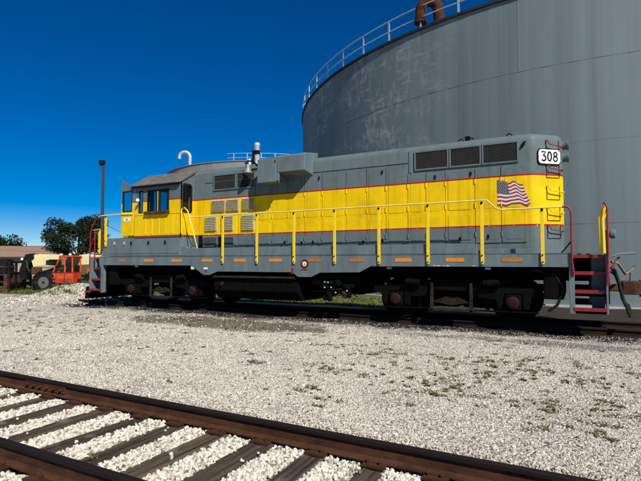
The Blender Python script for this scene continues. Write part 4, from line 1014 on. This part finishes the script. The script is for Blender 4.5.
# ------------------------------------------------------------------ orange telescopic handler
def make_handler():
    p = at(69, 285, 32); q = R(YAW)
    t = empty('telehandler', (p.x, p.y, -.47), q-R(4)); tag(t, 'orange telescopic handler with cream boom parked left of the locomotive', 'telehandler')
    def wheel(x, y):
        tl = MB().lathe([(-.22,.34),(-.22,.62),(-.18,.70),(-.10,.735),(.10,.735),(.18,.70),(.22,.62),(.22,.34)], (x,y,.76), (0,1,0), 28)
        for k_ in range(22):
            a = 2*math.pi*k_/22
            for sg in (-1, 1):
                aa = a+(.14 if sg > 0 else 0); c_, s_ = math.cos(aa), math.sin(aa); c2, s2 = math.cos(aa+.22), math.sin(aa+.22); ww = .065
                y0, y1 = y+sg*.22, y+sg*.01
                vv = []
                for (cc, sn, yy) in ((c_, s_, y0), (c2, s2, y1)):
                    tx_, tz_ = -sn, cc
                    for rr in (.68, .79):
                        for e in (-ww/2, ww/2): vv.append((x+cc*rr+tx_*e, yy,   .76+sn*rr+tz_*e))
                tl.add(vv, [(0,1,3,2),(4,6,7,5),(0,2,6,4),(1,5,7,3),(2,3,7,6),(0,4,5,1)])
        ty_ = tl.build('tyre', M['mblack'], t)
        hub = MB(); hub.lathe([(0,.11),(-.06,.11),(-.07,.07)], (x,y-.16*(1 if y < 0 else -1),.76), (0,1 if y < 0 else -1,0), 14)
        for q_ in range(8): hub.cyl((x+.2*math.cos(q_*.785), y-.10, .76+.2*math.sin(q_*.785)), (x+.2*math.cos(q_*.785), y-.17, .76+.2*math.sin(q_*.785)), .022, n=6)
        hub.build('hub', M['mblack'], ty_)
        MB().lathe([(-.225,.36),(-.20,.38),(-.10,.32),(-.06,.14),(-.16,.12),(-.16,0)], (x,y,.76), (0,1,0), 20).build('rim', M['rimgrey'], ty_, smooth=40)
    for x in (-1.0, 2.35):
        for y in (-.95, .95): wheel(x, y)
    MB().prism([(-1.5,.62),(-1.5,.85),(-.4,.95),(3.2,1.0),(3.3,.6),(2.9,.5),(-1.2,.5)], 'y', -.65, .65).build('chassis', M['mblack'], t, bevel=.03)
    # cab
    c = empty('operator_cab'); c.parent = t
    mb = MB(); mb.prism([(-.42,.72),(.95,.72),(.95,1.42),(-.42,1.42),(-.66,1.1),(-.5,.95)], 'y', -1.15, -.2); mb.build('cab_body', M['telorange'], c, bevel=.03)
    mb = MB()
    for a_, b_ in (((-.40,-1.12,1.40),(.06,-1.12,2.42)), ((.38,-1.12,1.40),(.38,-1.12,2.42)), ((.90,-1.12,1.40),(.87,-1.12,2.42)), ((-.40,-.22,1.40),(.06,-.22,2.42)), ((.90,-.22,1.40),(.87,-.22,2.42))):
        mb.tube([a_, b_], .05, 8)
    mb.build('cab_post', M['telorange'], c)
    MB().box(.0, .96, -1.2, -.15, 2.40, 2.50).build('cab_roof', M['telorange'], c, bevel=.03)
    MB().box(.12, .85, -1.0, -.3, 2.50, 2.60).build('roof_guard', M['mblack'], c, bevel=.02)
    MB().prism([(-.36,1.42),(.36,1.42),(.36,2.40),(.08,2.40)], 'y', -1.10, -1.09).build('door_glass', M['tglass'], c)
    MB().box(.40, .86, -1.10, -1.09, 1.42, 2.40).build('side_glass', M['tglass'], c)
    MB().box(.35, .9, -.9, -.4, 1.2, 1.9).build('seat', M['mblack'], c, bevel=.05)
    MB().box(-.40, -.36, -1.16, -1.14, .8, 1.38).build('door_seam', M['mblack'], c); MB().box(.37, .40, -1.16, -1.14, .78, 1.4).build('door_seam', M['mblack'], c)
    MB().box(-.52, .0, -1.25, -1.15, .55, .70).build('cab_step', M['mblack'], c, bevel=.02)
    # boom
    mb = MB(); mb.prism([(-2.3,1.72),(-2.55,2.50),(-2.3,2.60),(2.9,2.52),(3.1,2.30),(2.9,1.98)], 'y', -.12, .30); bo = mb.build('boom', M['telcream'], t, bevel=.03)
    mb = MB(); mb.prism([(-3.0,.9),(-3.3,.85),(-3.38,1.5),(-3.1,2.3),(-2.95,2.60),(-2.45,2.66),(-2.35,2.35),(-2.62,2.0),(-2.95,1.4)], 'y', -.2, .38); mb.build('boom_head', M['mblack'], bo, bevel=.03)
    MB().tube([(-2.36,-.14,1.75),(-2.62,-.14,2.55)], .05, 8).build('hydraulic_hose', M['telcream'], bo)
    cr = MB(); cr.box(-3.55, -3.42, -1.0, 1.2, .5, .72); cr.box(-3.55, -3.42, -1.0, 1.2, 1.25, 1.42); cr.box(-3.60, -3.40, -1.0, 1.2, 2.0, 2.12)
    for y in (-.98, -.3, .4, 1.15): cr.box(-3.56, -3.42, y-.05, y+.05, .4, 2.1)
    crg = cr.build('fork_carriage', M['mblack'], t, bevel=.02)
    for y in (-.6, .75): MB().prism([(-3.56,.22),(-3.56,1.4),(-3.62,1.4),(-3.64,.28),(-4.8,.22),(-4.8,.19)], 'y', y-.07, y+.07).build('fork', M['rust'], crg)
    MB().lathe([(0,.07),(.05,.09),(.09,.08)], (-3.1,-.25,2.28), (0,-1,0), 14).build('work_light', M['white'], bo)
    MB().prism([(-2.3,.45),(-1.9,.42),(-1.5,.6),(-1.4,1.05),(-1.8,1.2),(-2.3,.9)], 'y', -.5, .6).build('front_frame', M['mblack'], t, bevel=.04)
    MB().prism([(-1.75,1.10),(-1.3,1.46),(-.6,1.44),(-.3,1.15),(-.36,1.1),(-.65,1.38),(-1.28,1.40),(-1.7,1.04)], 'y', -1.2, -.7).build('fender', M['mblack'], t, bevel=.01)
    MB().box(-2.35, -1.75, -.45, -.2, 1.25, 1.75).build('valve_box', M['rust'], t, bevel=.03)
    MB().box(-1.7, -.6, -.30, .1, 1.25, 1.62).build('hood_cover', M['housewall'], t, bevel=.04)
    MB().box(-.75, -.4, -1.1, -.2, 1.85, 2.25).build('mirror_cluster', M['mblack'], t, bevel=.05)
    MB().tube([(-1.9,-.3,1.35),(.3,-.22,2.0)], .07, 10).build('lift_cylinder', M['mblack'], t); MB().tube([(-1.9,-.3,1.35),(-.9,-.26,1.65)], .045, 10).build('cylinder_rod', M['rail_galv'], t)
    MB().prism([(-2.32,1.78),(-2.50,2.45),(-1.55,2.50),(-1.5,1.86)], 'y', -.15, .33).build('boom_section', M['telcream'], bo, bevel=.02)
    for x in (-.4, .9, 2.2): MB().box(x, x+.06, -.135, .315, 1.9, 2.56).build('boom_rib', M['telcream'], bo, bevel=.01)
    for q_ in range(4): MB().tube([(-2.9+.05*q_,-.24,2.2),(-2.7+.03*q_,-.34,1.7-.1*q_),(-2.3,-.3,1.4),(-1.8,-.3,1.3+.05*q_)], .022, 6).build('hydraulic_hose', M['mblack'], t, smooth=60)
    for z_ in (1.15, 1.85): MB().tube([(-.2,-1.2,z_-.1),(-.12,-1.24,z_),(-.12,-1.24,z_+.3),(-.2,-1.2,z_+.38)], .015, 6).build('grab_handle', M['mblack'], c)
    MB().tube([(-.3,-1.1,2.0),(-.6,-1.35,2.05)], .015, 6).build('mirror_arm', M['mblack'], c); MB().box(-.72, -.52, -1.40, -1.36, 1.88, 2.2).build('mirror', M['mblack'], c, bevel=.02)
    for x in (.15, .75): MB().box(x-.07, x+.07, -1.22, -1.1, 2.50, 2.62).build('cab_light', M['white'], c, bevel=.02)
    for q_ in range(5): MB().box(-.3, .9, -1.156, -1.15, .80+.0+.05*q_, .815+.05*q_).build('grille_slot', M['mblack'], c)
    MB().box(-.45, .95, -1.16, -.2, 1.36, 1.41).build('sill_strip', M['mblack'], c, bevel=.01)
    MB().box(1.5, 3.2, -.6, .9, .95, 1.75).build('engine_cover', M['telorange'], t, bevel=.06)
make_handler()
# dark implement beyond the handler's forks, at the picture's left edge
p = at(3, 284, 33.5)
im = empty('loader_bucket', (p.x, p.y, -.47), R(YAW)); tag(im, 'dark rusty loader bucket with a yellow lamp at the left edge', 'bucket')
MB().prism([(-1.2,.0),(.7,.0),(.9,.45),(.8,1.25),(.62,1.25),(.6,.5),(.45,.2),(-1.2,.14)], 'y', -.9, .9).build('shell', M['rust'], im, bevel=.02)
MB().prism([(-.2,1.3),(.35,1.3),(.5,2.2),(.3,2.3),(-.3,2.2)], 'y', -.4, .4).build('mast', M['mblack'], im, bevel=.04)
MB().cyl((.0,-.7,.75), (.0,-.95,.75), .16, n=16).build('lamp', M['yellow'], im)
for x in (-.8, -.1, .4): MB().box(x-.07, x+.07, -.5, .5, .4, 1.9).build('upright', M['mblack'], im, bevel=.02)
for z in (.7, 1.2, 1.75): MB().box(-.9, .5, -.45, .45, z-.05, z+.05).build('crossbar', M['rust'], im, bevel=.02)

# ------------------------------------------------------------------ house, trees, pole, wires
p = at(8, 262, 62)
hs_ = empty('brown_house', (p.x, p.y, -.5), R(YAW-8)); tag(hs_, 'low tan house with brown metal roof behind the machine', 'house')
MB().box(-9, 4.2, 0, 7, 0, 3.0).build('wall', M['housewall'], hs_)
hv = [(-9.6,-.7,2.75),(5.0,-.7,2.75),(5.0,7.7,2.75),(-9.6,7.7,2.75),(-9.6,-.7,2.87),(5.0,-.7,2.87),(5.0,7.7,2.87),(-9.6,7.7,2.87),(-6.0,3.5,4.3),(2.8,3.5,4.3)]
MB().add(hv, [(3,2,1,0),(0,1,5,4),(1,2,6,5),(2,3,7,6),(3,0,4,7),(4,5,9,8),(5,6,9),(6,7,8,9),(7,4,8)]).build('roof', M['houseroof'], hs_)
for k_ in range(21):
    x = -8.9+k_*.61; f_ = min(1, (x+9.6)/3.6, (5.0-x)/2.2-.02); yt, zt_ = -.7+4.2*f_, 2.87+1.43*f_
    MB().prism([(-.7,2.87),(yt,zt_),(yt,zt_+.04),(-.7,2.91)], 'x', x, x+.05).build('roof_seam', M['houseroof'], hs_)
for x in (-7, -3.5, .2):
    f_ = MB().box(x, x+1.2, -.06, .05, 1.0, 2.1).build('window', M['white'], hs_); MB().box(x+.08, x+1.12, -.075, -.05, 1.08, 2.02).build('pane', M['tglass'], hs_)
def tree(p, h, rw, name, label, seed, nl=5200, trunk_h=.35, ls=.13):
    r_ = np.random.default_rng(seed); rnd = random.Random(seed)
    t = empty(name, p); tag(t, label, 'tree')
    mb = MB(); th = h*trunk_h
    mb.tube([(0,0,-.3),(.05,0,th*.5),(-.05,.05,th),(.1,0,h*.75)], [h*.03,h*.024,h*.02,h*.008], 8)
    cl = []
    for k_ in range(11):
        a = rnd.uniform(0, 6.28); rr = rw*rnd.uniform(.35, .85); z = h*rnd.uniform(.42, .92)
        rr *= math.sqrt(max(.12, 1-((z/h-.6)/.42)**2)); e = (rr*math.cos(a), rr*math.sin(a), z)
        mb.tube([(0,0,th*rnd.uniform(.7,1)), (e[0]*.5, e[1]*.5, (th+z)*.5), e], [h*.012,h*.008,h*.003], 5); cl.append((*e, rnd.uniform(.16, .30)*rw*1.3))
    mb.build('trunk', M['bark'], t)
    for k_ in range(16):
        a = rnd.uniform(0, 6.28); rr = rw*math.sqrt(rnd.random())*.9; z = h*(.45+.5*rnd.random()); rr *= math.sqrt(max(.1, 1-((z/h-.62)/.42)**2))
        cl.append((rr*math.cos(a), rr*math.sin(a), z, rnd.uniform(.14, .30)*rw*1.2))
    cl = np.array(cl); ci = r_.integers(0, len(cl), nl); d = r_.normal(size=(nl, 3)); d /= np.linalg.norm(d, axis=1)[:, None]
    rad = cl[ci, 3]*r_.random(nl)**.45; c = cl[ci, :3]+d*rad[:, None]*np.array([1, 1, .75])
    u = r_.normal(size=(nl, 3)); u /= np.linalg.norm(u, axis=1)[:, None]; v = np.cross(u, r_.normal(size=(nl, 3))); v /= np.linalg.norm(v, axis=1)[:, None]
    s = (ls*r_.uniform(.6, 1.4, nl))[:, None]
    V = np.stack([c-u*s, c+v*s*.5, c+u*s, c-v*s*.5], 1).reshape(-1, 3); b = np.arange(nl)*4
    o = np_mesh('crown', V, np.stack([b, b+1, b+2, b+3], -1), M['leaf']); o.parent = t
p = at(78, 258, 66); tree((p.x, p.y, -.5), 8.4, 4.3, 'broadleaf_tree', 'dark leafy tree behind the orange machine', 3, 17000)
p = at(56, 258, 70); tree((p.x, p.y, -.5), 4.6, 2.0, 'broadleaf_tree', 'small dark tree left of the taller leafy tree', 13, 6500)
p = at(-6, 258, 92); tree((p.x, p.y, -.5), 7.2, 5.6, 'broadleaf_tree', 'dark tree showing above the brown house roof', 8, 12000, ls=.2)
p = at(104, 258, 60); tree((p.x, p.y, -.5), 3.6, 1.6, 'shrub_tree', 'low dark bush behind the front railing of the locomotive', 23, 1800)
p = at(101.5, 258, 42)
po = empty('light_pole', (p.x, p.y, -.5)); tag(po, 'tall wooden pole with a floodlight beyond the locomotive front', 'pole')
top = at(103, 164, 42).z+.5
MB().cyl((0,0,-.3), (0,0,top), .16, .11, n=12).build('pole', M['polewood'], po, smooth=40)
MB().box(-.30, -.12, -.25, .1, top-.05, top+.42).build('floodlight', M['rubber'], po, bevel=.03)
MB().tube([(0,0,top-.15),(-.2,-.05,top+.05)], .035, 6).build('lamp_arm', M['rubber'], po)
MB().box(-.02, .16, -.25, .1, top+.02, top+.38).build('floodlight', M['rubber'], po, bevel=.03)
far_p = at(-40, 240, 60)
for k_, (za, zb) in enumerate(((241, 238), (246, 243))):
    a_ = at(-30, za, 55); b_ = at(102, zb+4, 42.2)
    pts = [a_.lerp(b_, i/12)-Vector((0,0,.5*math.sin(math.pi*i/12))) for i in range(13)]
    wv = MB().tube(pts, .012, 4).build('power_wire', M['rubber']); tag(wv, ['upper thin wire running from the light pole to the left', 'lower thin wire running from the light pole to the left'][k_], 'wire')
